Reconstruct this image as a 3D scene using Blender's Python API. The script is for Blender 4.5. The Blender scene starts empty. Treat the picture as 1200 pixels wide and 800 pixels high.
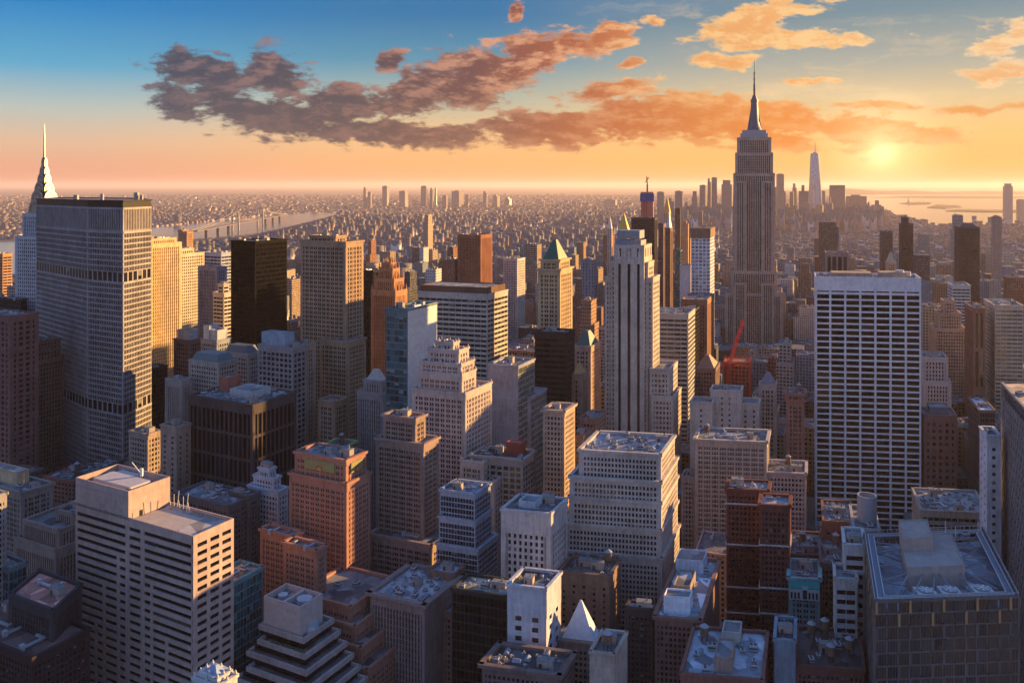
import bpy, math, random
import numpy as np
from math import radians as rad, sin, cos, tan, pi, atan2, sqrt, exp
random.seed(7)
SC = bpy.context.scene
COL = SC.collection
# ---------------------------------------------------------------- camera, sun, sky, exposure
CAMZ, FOC, HOR = 260.0, 1000.0, 217.0          # eye height (m), focal length and horizon of the 1200 px wide photograph
cd = bpy.data.cameras.new('camera'); cam = bpy.data.objects.new('camera', cd); COL.objects.link(cam)
cam.location = (0, 0, CAMZ); cam.rotation_euler = (rad(90), 0, 0)
cd.sensor_width = 36; cd.lens = 30.0; cd.shift_y = -(400-HOR)/1200.0
cd.clip_start = 1; cd.clip_end = 400000
SC.camera = cam
SUN_AZ, SUN_EL = 62.0, 10.0                      # degrees right of the view axis, degrees up
SKY_AZ, SKY_EL = 23.4, 2.0                      # where the glow stands in the sky
sd = bpy.data.lights.new('sun', 'SUN'); so = bpy.data.objects.new('sun', sd); COL.objects.link(so)
sd.energy = 5.0; sd.angle = rad(0.6); sd.color = (1.0, 0.58, 0.20)
so.rotation_euler = (rad(90-SUN_EL), 0, rad(180-SUN_AZ))
SC.view_settings.view_transform = 'Standard'; SC.view_settings.look = 'None'
SC.view_settings.gamma = 1; SC.view_settings.use_curve_mapping = False
SC.view_settings.exposure = 1.6
SC.cycles.use_denoising = True
SC.cycles.max_bounces = 5; SC.cycles.diffuse_bounces = 2; SC.cycles.glossy_bounces = 2
SC.cycles.volume_bounces = 0; SC.cycles.transparent_max_bounces = 8
SC.cycles.sample_clamp_indirect = 6

def srgb(r, g, b, k=1.0):
    f = lambda c: (c/12.92 if c <= .04045 else ((c+.055)/1.055)**2.4)
    return (f(r/255)*k, f(g/255)*k, f(b/255)*k, 1)

class NT:
    """a node tree written in short lines"""
    def __init__(s, tree): s.t = tree; s.n = tree.nodes; s.l = tree.links
    def put(s, sock, v):
        if hasattr(v, 'is_output'): s.l.new(v, sock)
        else: sock.default_value = v
    def new(s, typ, **kw):
        n = s.n.new(typ)
        for k, v in kw.items(): setattr(n, k, v)
        return n
    def math(s, op, a, b=None, c=None, clamp=False):
        n = s.new('ShaderNodeMath', operation=op, use_clamp=clamp); s.put(n.inputs[0], a)
        if b is not None: s.put(n.inputs[1], b)
        if c is not None: s.put(n.inputs[2], c)
        return n.outputs[0]
    def vmath(s, op, a, b=None):
        n = s.new('ShaderNodeVectorMath', operation=op); s.put(n.inputs[0], a)
        if b is not None: s.put(n.inputs[1], b)
        return n.outputs[1] if op in ('LENGTH', 'DOT_PRODUCT', 'DISTANCE') else n.outputs[0]
    def comb(s, x, y, z=0.0):
        n = s.new('ShaderNodeCombineXYZ'); s.put(n.inputs[0], x); s.put(n.inputs[1], y); s.put(n.inputs[2], z); return n.outputs[0]
    def sep(s, v):
        n = s.new('ShaderNodeSeparateXYZ'); s.put(n.inputs[0], v); return n.outputs
    def mix(s, f, a, b, blend='MIX'):
        n = s.new('ShaderNodeMix', data_type='RGBA', blend_type=blend); s.put(n.inputs[0], f); s.put(n.inputs[6], a); s.put(n.inputs[7], b)
        return n.outputs[2]
    def noise(s, v, scale, detail=4, rough=.55, dist=0.0, col=False):
        n = s.new('ShaderNodeTexNoise'); s.put(n.inputs['Vector'], v); n.inputs['Scale'].default_value = scale
        n.inputs['Detail'].default_value = detail; n.inputs['Roughness'].default_value = rough; n.inputs['Distortion'].default_value = dist
        return n.outputs[1 if col else 0]
    def white(s, v, col=False):
        n = s.new('ShaderNodeTexWhiteNoise'); s.put(n.inputs['Vector'], v); return n.outputs[1 if col else 0]
    def ramp(s, f, stops, interp='LINEAR'):
        n = s.new('ShaderNodeValToRGB'); s.put(n.inputs[0], f); cr = n.color_ramp; cr.interpolation = interp
        while len(cr.elements) < len(stops): cr.elements.new(.5)
        for e, (p, c) in zip(cr.elements, stops): e.position = p; e.color = c
        return n.outputs[0]
    def smooth(s, v, a, b):
        n = s.new('ShaderNodeMapRange', interpolation_type='SMOOTHSTEP'); s.put(n.inputs[0], v)
        n.inputs[1].default_value = a; n.inputs[2].default_value = b; return n.outputs[0]

# ---- the sky: Nishita plus a dusk gradient and clouds at infinity, all functions of direction
W = bpy.data.worlds.new('World'); SC.world = W; W.use_nodes = True
nt = NT(W.node_tree); nt.n.clear()
tc = nt.new('ShaderNodeTexCoord'); D3 = tc.outputs['Generated']
dx, dy, dz = nt.sep(D3)
hyp = nt.math('SQRT', nt.math('ADD', nt.math('MULTIPLY', dx, dx), nt.math('MULTIPLY', dy, dy)))
el = nt.math('DIVIDE', dz, nt.math('MAXIMUM', hyp, .001))                   # tangent of elevation
E0 = 1.0                                                                     # 1/2**exposure is applied at the end
far = nt.ramp(nt.math('MULTIPLY', el, 2.0, clamp=True), [
    (0.00, srgb(222, 146, 122)), (.035, srgb(232, 164, 132)), (.09, srgb(226, 186, 154)), (.16, srgb(184, 194, 186)),
    (.25, srgb(88, 168, 204)), (.38, srgb(22, 130, 196)), (.62, srgb(40, 112, 176)), (1, srgb(100, 146, 216))])
mid = nt.ramp(nt.math('MULTIPLY', el, 2.0, clamp=True), [
    (0.00, srgb(244, 168, 108)), (.05, srgb(252, 182, 112)), (.12, srgb(246, 196, 134)), (.20, srgb(180, 186, 166)),
    (.29, srgb(90, 148, 172)), (.40, srgb(40, 116, 166)), (.62, srgb(44, 112, 168)), (1, srgb(100, 146, 216))])
near = nt.ramp(nt.math('MULTIPLY', el, 2.0, clamp=True), [
    (0.00, srgb(246, 174, 98)), (.05, srgb(250, 186, 98)), (.12, srgb(248, 198, 122)), (.19, srgb(222, 196, 150)),
    (.27, srgb(172, 172, 160)), (.38, srgb(112, 140, 154)), (.62, srgb(80, 124, 168)), (1, srgb(100, 146, 216))])
sdir = (sin(rad(SKY_AZ)), cos(rad(SKY_AZ)), 0)
ca = nt.vmath('DOT_PRODUCT', nt.vmath('NORMALIZE', nt.comb(dx, dy, 0.0)), sdir)   # cosine of the azimuth from the sun
g = nt.mix(nt.smooth(ca, .60, .93), far, mid)
g = nt.mix(nt.smooth(ca, .90, 1.0), g, near)
back = nt.ramp(nt.math('MULTIPLY', el, 2.0, clamp=True), [
    (0.0, srgb(184, 182, 206)), (.15, srgb(194, 206, 240)), (.4, srgb(150, 188, 246)), (1, srgb(100, 146, 216))])
g = nt.mix(nt.smooth(ca, -.1, .5), back, g)
s3 = (sin(rad(SKY_AZ))*cos(rad(SKY_EL)), cos(rad(SKY_AZ))*cos(rad(SKY_EL)), sin(rad(SKY_EL)))
dd = nt.math('SUBTRACT', 1.0, nt.vmath('DOT_PRODUCT', D3, s3))
gl = nt.math('ADD', nt.math('MULTIPLY', nt.math('EXPONENT', nt.math('MULTIPLY', dd, -9000.0)), .55),
             nt.math('MULTIPLY', nt.math('EXPONENT', nt.math('MULTIPLY', dd, -900.0)), .42))
glow = nt.mix(1.0, (1.0, .76, .42, 1), gl, 'MULTIPLY')
# clouds: ellipses in (azimuth tangent, elevation tangent) broken up by noise
safe = nt.math('MAXIMUM', dy, .05)
cx = nt.math('MULTIPLY', nt.math('DIVIDE', dx, safe), 1000.0); cy = nt.math('MULTIPLY', nt.math('DIVIDE', dz, safe), 1000.0)
P0 = nt.comb(cx, cy, 0.0)
wob = nt.vmath('SCALE', nt.vmath('SUBTRACT', nt.noise(P0, .016, 3, .6, col=True), (.5, .5, .5)))
wob.node.inputs['Scale'].default_value = 46
P1 = nt.vmath('ADD', P0, nt.vmath('MULTIPLY', wob, (1.0, .6, 0.0)))
CL = [(228, 84, 62, 24, 8), (318, 84, 44, 30, -10), (290, 128, 112, 28, 12), (398, 122, 50, 24, 0), (455, 156, 125, 15, 2), (490, 112, 58, 30, -10),
      (560, 92, 92, 40, -24), (640, 60, 66, 26, -18), (718, 42, 32, 15, -10), (690, 147, 168, 24, -3), (850, 140, 208, 30, 4), (1005, 151, 128, 18, 6),
      (456, 68, 20, 12, -20), (716, 104, 66, 10, -8), (765, 26, 18, 9, 0), (880, 26, 96, 17, -16), (925, 47, 118, 11, -2), (846, 70, 44, 9, -5),
      (1178, 42, 40, 18, -20), (1186, 84, 46, 10, 0), (1160, 127, 80, 6, -3), (952, 92, 46, 5, 0), (1030, 122, 60, 4, 0), (606, 12, 9, 12, 0), (735, 74, 14, 6, 0),
      (90, 300, 130, 5, 0), (1250, 60, 80, 24, -15), (-120, 60, 120, 22, 8), (1420, 110, 160, 16, 0)]
def ellipses(P, lst):
    out = None
    for (px, py, rx, ry, ro) in lst:
        m = nt.new('ShaderNodeMapping', vector_type='TEXTURE'); nt.put(m.inputs[0], P)
        m.inputs['Location'].default_value = (px-600, HOR-py, 0); m.inputs['Rotation'].default_value = (0, 0, rad(-ro)); m.inputs['Scale'].default_value = (rx*1.08, ry*1.12, 1)
        e = nt.math('SUBTRACT', 1.0, nt.vmath('LENGTH', m.outputs[0]))
        out = e if out is None else nt.math('MAXIMUM', out, e)
    return out
shape = nt.math('MAXIMUM', ellipses(P1, CL), -1.2)
def fbm(P):
    a = nt.noise(nt.vmath('MULTIPLY', P, (.85, 2.2, 1.0)), .025, 11, .68, .15)
    return a
n0 = fbm(P0); n1 = fbm(nt.vmath('ADD', P0, (10.0, -9.0, 0.0)))
nbig = nt.noise(nt.vmath('MULTIPLY', P0, (1.0, 1.5, 1.0)), .0125, 3, .5)
dens = nt.math('ADD', nt.math('MULTIPLY_ADD', shape, .85, nt.math('MULTIPLY', nt.math('SUBTRACT', nbig, .5), 1.5)), nt.math('MULTIPLY_ADD', nt.math('SUBTRACT', n0, .50), 2.3, .06))
alpha = nt.smooth(dens, .0, .34)
lit = nt.math('MULTIPLY_ADD', nt.math('SUBTRACT', n0, n1), 5.0, .30, clamp=True)
lit = nt.math('MULTIPLY', nt.smooth(lit, .02, 1.15), nt.math('MULTIPLY_ADD', nt.smooth(cx, -380, 60), .40, .55))
edge = nt.math('SUBTRACT', 1.0, nt.smooth(dens, .08, .5))
lit = nt.math('ADD', nt.math('MULTIPLY', lit, .72), nt.math('MULTIPLY', edge, nt.math('MULTIPLY_ADD', nt.smooth(cx, -250, 150), .34, .14)), clamp=True)
lo_c = nt.ramp(nt.math('MULTIPLY_ADD', cx, 1/1200, .5, clamp=True), [(.10, srgb(46, 62, 86)), (.34, srgb(72, 62, 76)), (.46, srgb(110, 66, 66)), (.60, srgb(190, 96, 46)), (.76, srgb(236, 134, 44)), (1, srgb(230, 152, 70))])
hi_c = nt.ramp(nt.math('MULTIPLY_ADD', cx, 1/1200, .5, clamp=True), [(.10, srgb(150, 130, 132)), (.34, srgb(214, 150, 130)), (.52, srgb(246, 178, 134)), (.68, srgb(250, 196, 126)), (.85, srgb(252, 208, 146)), (1, srgb(246, 208, 160))])
up = nt.smooth(cy, 70, 150)                                                  # the high clouds are lit from below: paler
lit = nt.math('MULTIPLY', lit, nt.math('MULTIPLY_ADD', nt.smooth(cy, 70, 140), .55, .45))
lit2 = nt.math('ADD', lit, nt.math('MULTIPLY', nt.math('MULTIPLY', up, .5), nt.smooth(cx, 60, 240)), clamp=True)
ccol = nt.mix(lit2, lo_c, hi_c)
alpha = nt.math('MULTIPLY', alpha, nt.smooth(dy, .15, .3))
alpha = nt.math('MULTIPLY', alpha, .96)
cir = nt.noise(nt.vmath('ADD', nt.vmath('MULTIPLY', P0, (.35, 2.6, 1.0)), wob), .011, 9, .66, .6)
cir = nt.math('MULTIPLY', nt.smooth(cir, .50, .78), nt.math('MULTIPLY', nt.smooth(cx, -260, 330), nt.math('MULTIPLY', nt.smooth(cy, 30, 110), nt.smooth(dy, .15, .3))))
g = nt.mix(nt.math('MULTIPLY', cir, .75), g, nt.ramp(nt.math('MULTIPLY_ADD', cx, 1/1200, .5, clamp=True), [(.4, srgb(190, 180, 176)), (.8, srgb(255, 216, 160))]))
sky = nt.mix(alpha, g, ccol)
sky = nt.mix(1.0, sky, glow, 'ADD')
# below the horizon the world is never seen: a dull ground tone
sky = nt.mix(nt.smooth(dz, -.02, -.002), srgb(52, 54, 62), sky)
bg = nt.new('ShaderNodeBackground'); nt.put(bg.inputs[0], sky); bg.inputs[1].default_value = 2**-SC.view_settings.exposure
ns = nt.new('ShaderNodeTexSky', sky_type='NISHITA', sun_disc=False); ns.sun_elevation = rad(SUN_EL); ns.sun_rotation = rad(SUN_AZ)
bg2 = nt.new('ShaderNodeBackground'); nt.put(bg2.inputs[0], ns.outputs[0]); bg2.inputs[1].default_value = 0.05*.03
ad = nt.new('ShaderNodeAddShader'); nt.l.new(bg.outputs[0], ad.inputs[0]); nt.l.new(bg2.outputs[0], ad.inputs[1])
wo = nt.new('ShaderNodeOutputWorld'); nt.l.new(ad.outputs[0], wo.inputs[0])

# ---------------------------------------------------------------- materials
MATS = {}
def mat(key, build):
    if key not in MATS:
        m = bpy.data.materials.new(key if isinstance(key, str) else '_'.join(str(k) for k in key)); m.use_nodes = True
        t = NT(m.node_tree); t.n.clear(); o = t.new('ShaderNodeOutputMaterial'); b = t.new('ShaderNodeBsdfPrincipled'); t.l.new(b.outputs[0], o.inputs[0])
        build(t, b, o); MATS[key] = m
    return MATS[key]
def wall(rgb, rough=.85, metal=0.0, dirt=.7, name='wall'):
    """masonry, metal or concrete: base colour with blotches, rain streaks and courses"""
    def f(t, b, o):
        g = t.new('ShaderNodeNewGeometry'); P = g.outputs['Position']
        n1 = t.noise(P, .06, 4); n2 = t.noise(t.vmath('MULTIPLY', P, (1.0, 1.0, .12)), .9, 3)
        n3 = t.noise(P, 2.2, 2)
        k = t.math('ADD', t.math('MULTIPLY', t.math('SUBTRACT', n1, .5), dirt*1.2), t.math('MULTIPLY', t.math('SUBTRACT', n2, .5), dirt*1.2))
        k = t.math('ADD', k, t.math('MULTIPLY', t.math('SUBTRACT', n3, .5), dirt*.8))
        pn = t.white(t.vmath('FLOOR', t.vmath('MULTIPLY', P, (.37, .41, .55)))); k = t.math('MULTIPLY_ADD', t.math('SUBTRACT', pn, .5), .16, k)
        c = t.vmath('SCALE', (rgb[0], rgb[1], rgb[2])); t.put(c.node.inputs['Scale'], t.math('ADD', 1.0, k))
        t.put(b.inputs['Base Color'], c); b.inputs['Roughness'].default_value = rough; b.inputs['Metallic'].default_value = metal; b.inputs['Specular IOR Level'].default_value = .12
    return mat((name, tuple(round(c, 3) for c in rgb), rough, metal), f)
def glass(rgb=(.012, .015, .02), rough=.12, blinds=.2, bright=(.16, .15, .14), ior=1.5, metal=0.0, vary=1.4):
    """window glass in bay/floor cells (UV units): tone, blinds and a slight tilt change from pane to pane"""
    def f(t, b, o):
        uv = t.new('ShaderNodeUVMap').outputs[0]
        cell = t.vmath('FLOOR', uv); ob = t.new('ShaderNodeObjectInfo').outputs['Random']
        cell = t.vmath('ADD', cell, t.comb(t.math('MULTIPLY', t.math('FLOOR', t.math('MULTIPLY', ob, 97.0)), 13.0), 0.5, 0.5))
        w = t.white(cell); wc = t.white(t.vmath('ADD', cell, (.0, 31.0, 7.0)), col=True)
        br = t.math('LESS_THAN', w, blinds)
        fr = t.sep(t.vmath('FRACTION', uv))[1]
        half = t.math('GREATER_THAN', fr, t.math('MULTIPLY_ADD', t.sep(wc)[1], .6, .25))
        br = t.math('MULTIPLY', br, half)
        k = t.math('MULTIPLY_ADD', t.sep(wc)[0], vary, 1-vary/2)
        c = t.vmath('SCALE', rgb[:3]); t.put(c.node.inputs['Scale'], k)
        t.put(b.inputs['Base Color'], t.mix(br, c, (*bright, 1)))
        b.inputs['Roughness'].default_value = rough; b.inputs['IOR'].default_value = ior; b.inputs['Metallic'].default_value = metal
        g = t.new('ShaderNodeNewGeometry')
        tilt = t.vmath('SCALE', t.vmath('SUBTRACT', wc, (.5, .5, .5))); tilt.node.inputs['Scale'].default_value = .05
        t.put(b.inputs['Normal'], t.vmath('NORMALIZE', t.vmath('ADD', g.outputs['Normal'], tilt)))
    return mat(('glass', tuple(round(c, 3) for c in rgb), rough, blinds, tuple(bright), ior, metal, vary), f)
def roofm(rgb=(.16, .155, .16)):
    """flat roof: tar, gravel, ponding stains and patches"""
    def f(t, b, o):
        P = t.new('ShaderNodeNewGeometry').outputs['Position']
        n1 = t.noise(P, .09, 5, .6); n2 = t.noise(P, .6, 3)
        v = t.new('ShaderNodeTexVoronoi', feature='F1'); t.put(v.inputs['Vector'], t.vmath('MULTIPLY', P, (.16, .11, 0.0))); v.inputs['Scale'].default_value = 1
        k = t.math('ADD', t.math('MULTIPLY_ADD', n1, 1.3, .25), t.math('MULTIPLY', t.math('SUBTRACT', n2, .5), .5))
        k = t.math('MULTIPLY', k, t.math('MULTIPLY_ADD', t.sep(v.outputs['Color'])[0], 1.3, .4))
        c = t.vmath('SCALE', rgb[:3]); t.put(c.node.inputs['Scale'], k)
        t.put(b.inputs['Base Color'], c); b.inputs['Roughness'].default_value = .8
    return mat(('roof', tuple(rgb)), f)
def citym():
    """fillers and the far city: UV in bays and floors, wall tone in the 'tone' attribute (alpha = share of glass)"""
    def f(t, b, o):
        uv = t.new('ShaderNodeUVMap').outputs[0]
        at = t.new('ShaderNodeAttribute', attribute_name='tone'); col, al = at.outputs['Color'], at.outputs['Alpha']
        fx, fy, _ = t.sep(t.vmath('FRACTION', uv)); cell = t.vmath('FLOOR', uv)
        mx = t.math('LESS_THAN', t.math('ABSOLUTE', t.math('SUBTRACT', fx, .5)), t.math('MULTIPLY', al, .5))
        my = t.math('LESS_THAN', t.math('ABSOLUTE', t.math('SUBTRACT', fy, .5)), .27)
        g = t.new('ShaderNodeNewGeometry'); nz = t.sep(g.outputs['Normal'])[2]
        flat = t.math('GREATER_THAN', nz, .5)
        win = t.math('MULTIPLY', t.math('MULTIPLY', mx, my), t.math('SUBTRACT', 1.0, flat))
        wc = t.white(cell, col=True); w0 = t.sep(wc)
        P = g.outputs['Position']
        n = t.noise(P, .12, 4); n2 = t.noise(t.vmath('MULTIPLY', P, (1.0, 1.0, .15)), .8, 2)
        k = t.math('MULTIPLY_ADD', n, .6, t.math('MULTIPLY_ADD', n2, .5, .45))
        wcol = t.vmath('SCALE', col); t.put(wcol.node.inputs['Scale'], k)
        v = t.new('ShaderNodeTexVoronoi', feature='F1'); t.put(v.inputs['Vector'], t.vmath('MULTIPLY', P, (.13, .13, 0.0)))
        rk = t.math('MULTIPLY', t.math('MULTIPLY_ADD', n, 1.0, .3), t.math('MULTIPLY_ADD', t.sep(v.outputs['Color'])[0], .9, .5))
        rcol = t.vmath('SCALE', (.17, .165, .17)); t.put(rcol.node.inputs['Scale'], rk)
        gcol = t.mix(t.math('GREATER_THAN', w0[0], .82), (.016, .018, .024, 1), (.17, .15, .13, 1))
        c = t.mix(flat, wcol, rcol); c = t.mix(win, c, gcol)
        t.put(b.inputs['Base Color'], c)
        t.put(b.inputs['Roughness'], t.math('MULTIPLY_ADD', win, -.7, .85)); t.put(b.inputs['Specular IOR Level'], t.math('MULTIPLY_ADD', win, .35, .1))
        bp = t.new('ShaderNodeBump'); bp.inputs['Strength'].default_value = .8; bp.inputs['Distance'].default_value = .4; t.put(bp.inputs['Height'], t.math('SUBTRACT', 1.0, win))
        t.l.new(bp.outputs[0], b.inputs['Normal'])
    return mat('city_wall', f)
def plain(rgb, rough=.6, metal=0.0, name='plain'):
    def f(t, b, o):
        P = t.new('ShaderNodeNewGeometry').outputs['Position']; n = t.noise(P, .5, 4)
        c = t.vmath('SCALE', rgb[:3]); t.put(c.node.inputs['Scale'], t.math('MULTIPLY_ADD', n, .5, .75))
        t.put(b.inputs['Base Color'], c); b.inputs['Roughness'].default_value = rough; b.inputs['Metallic'].default_value = metal; b.inputs['Specular IOR Level'].default_value = .12
    return mat((name, tuple(rgb), rough, metal), f)

# ---------------------------------------------------------------- geometry helpers
def W3(px, py, D):            # a pixel of the photograph at depth D
    return ((px-600)/FOC*D, D, CAMZ-(py-HOR)/FOC*D)
def Zat(py, D): return CAMZ-(py-HOR)/FOC*D
def pix(x, y, z): return 600+FOC*x/y, HOR+FOC*(CAMZ-z)/y
def lerp(a, b, t): return a+(b-a)*t

class MB:
    def __init__(s): s.v = []; s.f = []; s.uv = []; s.mi = []; s.tone = []
    def quad(s, a, b, c, d, uv=None, m=0):
        i = len(s.v); s.v += [a, b, c, d]; s.f.append((i, i+1, i+2, i+3)); s.uv += uv or [(.5, .5)]*4; s.mi.append(m)
    def poly(s, pts, m=0, uv=None):
        i = len(s.v); s.v += list(pts); s.f.append(tuple(range(i, i+len(pts)))); s.uv += uv or [(p[0], p[1]) for p in pts]; s.mi.append(m)
    def hexa(s, lo, hi, m=0, bottom=False):                 # 4 low + 4 high points, counter-clockwise from above
        n = len(lo)
        for i in range(n):
            j = (i+1) % n
            s.quad(lo[i], lo[j], hi[j], hi[i], [(0, 0), (1, 0), (1, 1), (0, 1)], m)
        s.poly(hi, m)
        if bottom: s.poly(lo[::-1], m)
    def prism(s, P, z0, z1, m=0, top=True, mt=None, ubay=3.0, ufl=3.6, bottom=False):
        n = len(P)
        for i in range(n):
            a, b = P[i], P[(i+1) % n]; L = math.hypot(b[0]-a[0], b[1]-a[1])
            nb = max(1, round(L/ubay)); nf = (z1-z0)/ufl; off = i*57
            s.quad((*a, z0), (*b, z0), (*b, z1), (*a, z1), [(off, 0), (off+nb, 0), (off+nb, nf), (off, nf)], m)
        if top: s.poly([(*p, z1) for p in P], m if mt is None else mt)
        if bottom: s.poly([(*p, z0) for p in P[::-1]], m)
    def box(s, c, w, d, z0, z1, yaw=0.0, m=0, bottom=True):  # yaw: right-hand edge turned clockwise by yaw
        e = (cos(yaw)*w/2, -sin(yaw)*w/2); a = (sin(yaw)*d/2, cos(yaw)*d/2)
        P = [(c[0]-e[0]-a[0], c[1]-e[1]-a[1]), (c[0]+e[0]-a[0], c[1]+e[1]-a[1]), (c[0]+e[0]+a[0], c[1]+e[1]+a[1]), (c[0]-e[0]+a[0], c[1]-e[1]+a[1])]
        s.hexa([(*p, z0) for p in P], [(*p, z1) for p in P], m, bottom)
    def cone(s, c, r0, r1, z0, z1, n=12, m=0, cap=True):
        lo = [(c[0]+r0*cos(2*pi*i/n), c[1]+r0*sin(2*pi*i/n), z0) for i in range(n)]
        hi = [(c[0]+r1*cos(2*pi*i/n), c[1]+r1*sin(2*pi*i/n), z1) for i in range(n)]
        for i in range(n):
            j = (i+1) % n; s.quad(lo[i], lo[j], hi[j], hi[i], None, m)
        if cap and r1 > .01: s.poly(hi, m)
    def bar(s, a, b, r, m=0):                                # square bar between two points
        a = np.array(a, float); b = np.array(b, float); d = b-a; L = np.linalg.norm(d); d /= L
        u = np.cross(d, (0, 0, 1.0) if abs(d[2]) < .9 else (1.0, 0, 0)); u /= np.linalg.norm(u); v = np.cross(d, u)
        q = [(-1, -1), (1, -1), (1, 1), (-1, 1)]
        A = [tuple(a+(u*x+v*y)*r) for x, y in q]; B = [tuple(b+(u*x+v*y)*r) for x, y in q]
        for i in range(4):
            j = (i+1) % 4; s.quad(A[j], A[i], B[i], B[j], None, m)
        s.poly(A, m); s.poly(B[::-1], m)
    def build(s, name, mats, parent=None, org=(0, 0, 0), tone=None):
        me = bpy.data.meshes.new(name)
        V = np.array(s.v, np.float64)-np.array(org)
        me.from_pydata(V.tolist(), [], s.f)
        ul = me.uv_layers.new(name='UVMap'); ul.data.foreach_set('uv', np.array(s.uv, np.float32).ravel())
        if not isinstance(mats, (list, tuple)): mats = [mats]
        for m in mats: me.materials.append(m)
        if len(mats) > 1: me.polygons.foreach_set('material_index', s.mi)
        if tone is not None:
            at = me.color_attributes.new('tone', 'FLOAT_COLOR', 'POINT'); at.data.foreach_set('color', np.tile(np.array(tone, np.float32), len(V)))
        me.update()
        o = bpy.data.objects.new(name, me); COL.objects.link(o)
        if parent is not None: o.parent = parent
        else: o.location = org
        return o
def tag(o, label=None, cat=None, group=None, kind=None):
    if label: o['label'] = label
    if cat: o['category'] = cat
    if group: o['group'] = group
    if kind: o['kind'] = kind
    return o
def empty(name, loc, label, cat, group=None):
    o = bpy.data.objects.new(name, None); COL.objects.link(o); o.location = loc; o.empty_display_size = 5
    return tag(o, label, cat, group)
def psi_s(px): return rad(np.interp(px, [250, 450, 560, 640, 760, 900, 1000], [28, 26, 20, 14, 11, 8, 7]))
def psi_a(px): return rad(np.interp(px, [250, 550, 720, 860, 1100], [28, 27, 23, 20, 18]))
def footprint(xl, xc, xr, D, depth=None, ps=None, pa=None):
    """ground rectangle whose front edge spans xl..xc and whose right side recedes to xr (pixels), near corner at depth D"""
    ps = psi_s(xc) if ps is None else rad(ps); pa = psi_a(xc) if pa is None else rad(pa)
    S = (cos(ps), -sin(ps)); A = (sin(pa), cos(pa)); X = (xc-600)/FOC*D; tl = (xl-600)/FOC
    w = (X-tl*D)/(S[0]-tl*S[1])
    if depth is None:
        tr = (xr-600)/FOC; den = A[0]-tr*A[1]
        depth = (tr*D-X)/den if den > .02 else 30.0
        depth = max(6.0, min(34.0 if D < 700 else 60.0, depth))
    FR = (X, D); FL = (X-w*S[0], D-w*S[1]); BR = (X+depth*A[0], D+depth*A[1]); BL = (FL[0]+depth*A[0], FL[1]+depth*A[1])
    return [FL, FR, BR, BL]
def bil(P, u, v):
    a = (lerp(P[0][0], P[1][0], u), lerp(P[0][1], P[1][1], u)); b = (lerp(P[3][0], P[2][0], u), lerp(P[3][1], P[2][1], u))
    return (lerp(a[0], b[0], v), lerp(a[1], b[1], v))
def inset(P, l, r, f, b): return [bil(P, l, f), bil(P, 1-r, f), bil(P, 1-r, 1-b), bil(P, l, 1-b)]

#           bay, floor, pier share, spandrel share, pier depth, spandrel depth, corner width, blank top band
ST = {'punch': (2.6, 3.5, .42, .42, .40, .36, 1.3, 2.2), 'pair': (2.1, 3.5, .36, .38, .45, .28, 2.2, 3, 2), 'trio': (1.9, 3.5, .36, .40, .45, .30, 2.0, 3, 3),
      'vert': (2.5, 3.6, .48, .36, .60, .20, 1.6, 3), 'ribbon': (5.5, 3.8, .06, .50, .16, .40, .6, 3),
      'glassg': (1.8, 3.8, .10, .14, .16, .12, .3, 1), 'sparse': (6.5, 3.8, .74, .55, .40, .36, 2.5, 4), 'grid': (3.0, 3.8, .30, .34, .5, .4, 1.0, 3),
      'blank': (60, 60, 1.0, 1.0, .3, .3, 3, 3), 'rib': (2.2, 3.7, .55, .2, .8, .12, 1.2, 4), 'thinrib': (1.6, 3.6, .30, .30, .30, .10, .6, 2), 'bigwin': (4.6, 4.0, .26, .34, .5, .4, 1.2, 3)}
WINS = []                                  # panes wanted as parts: (thing, org, list of panes, visible-bottom pixel)
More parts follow.
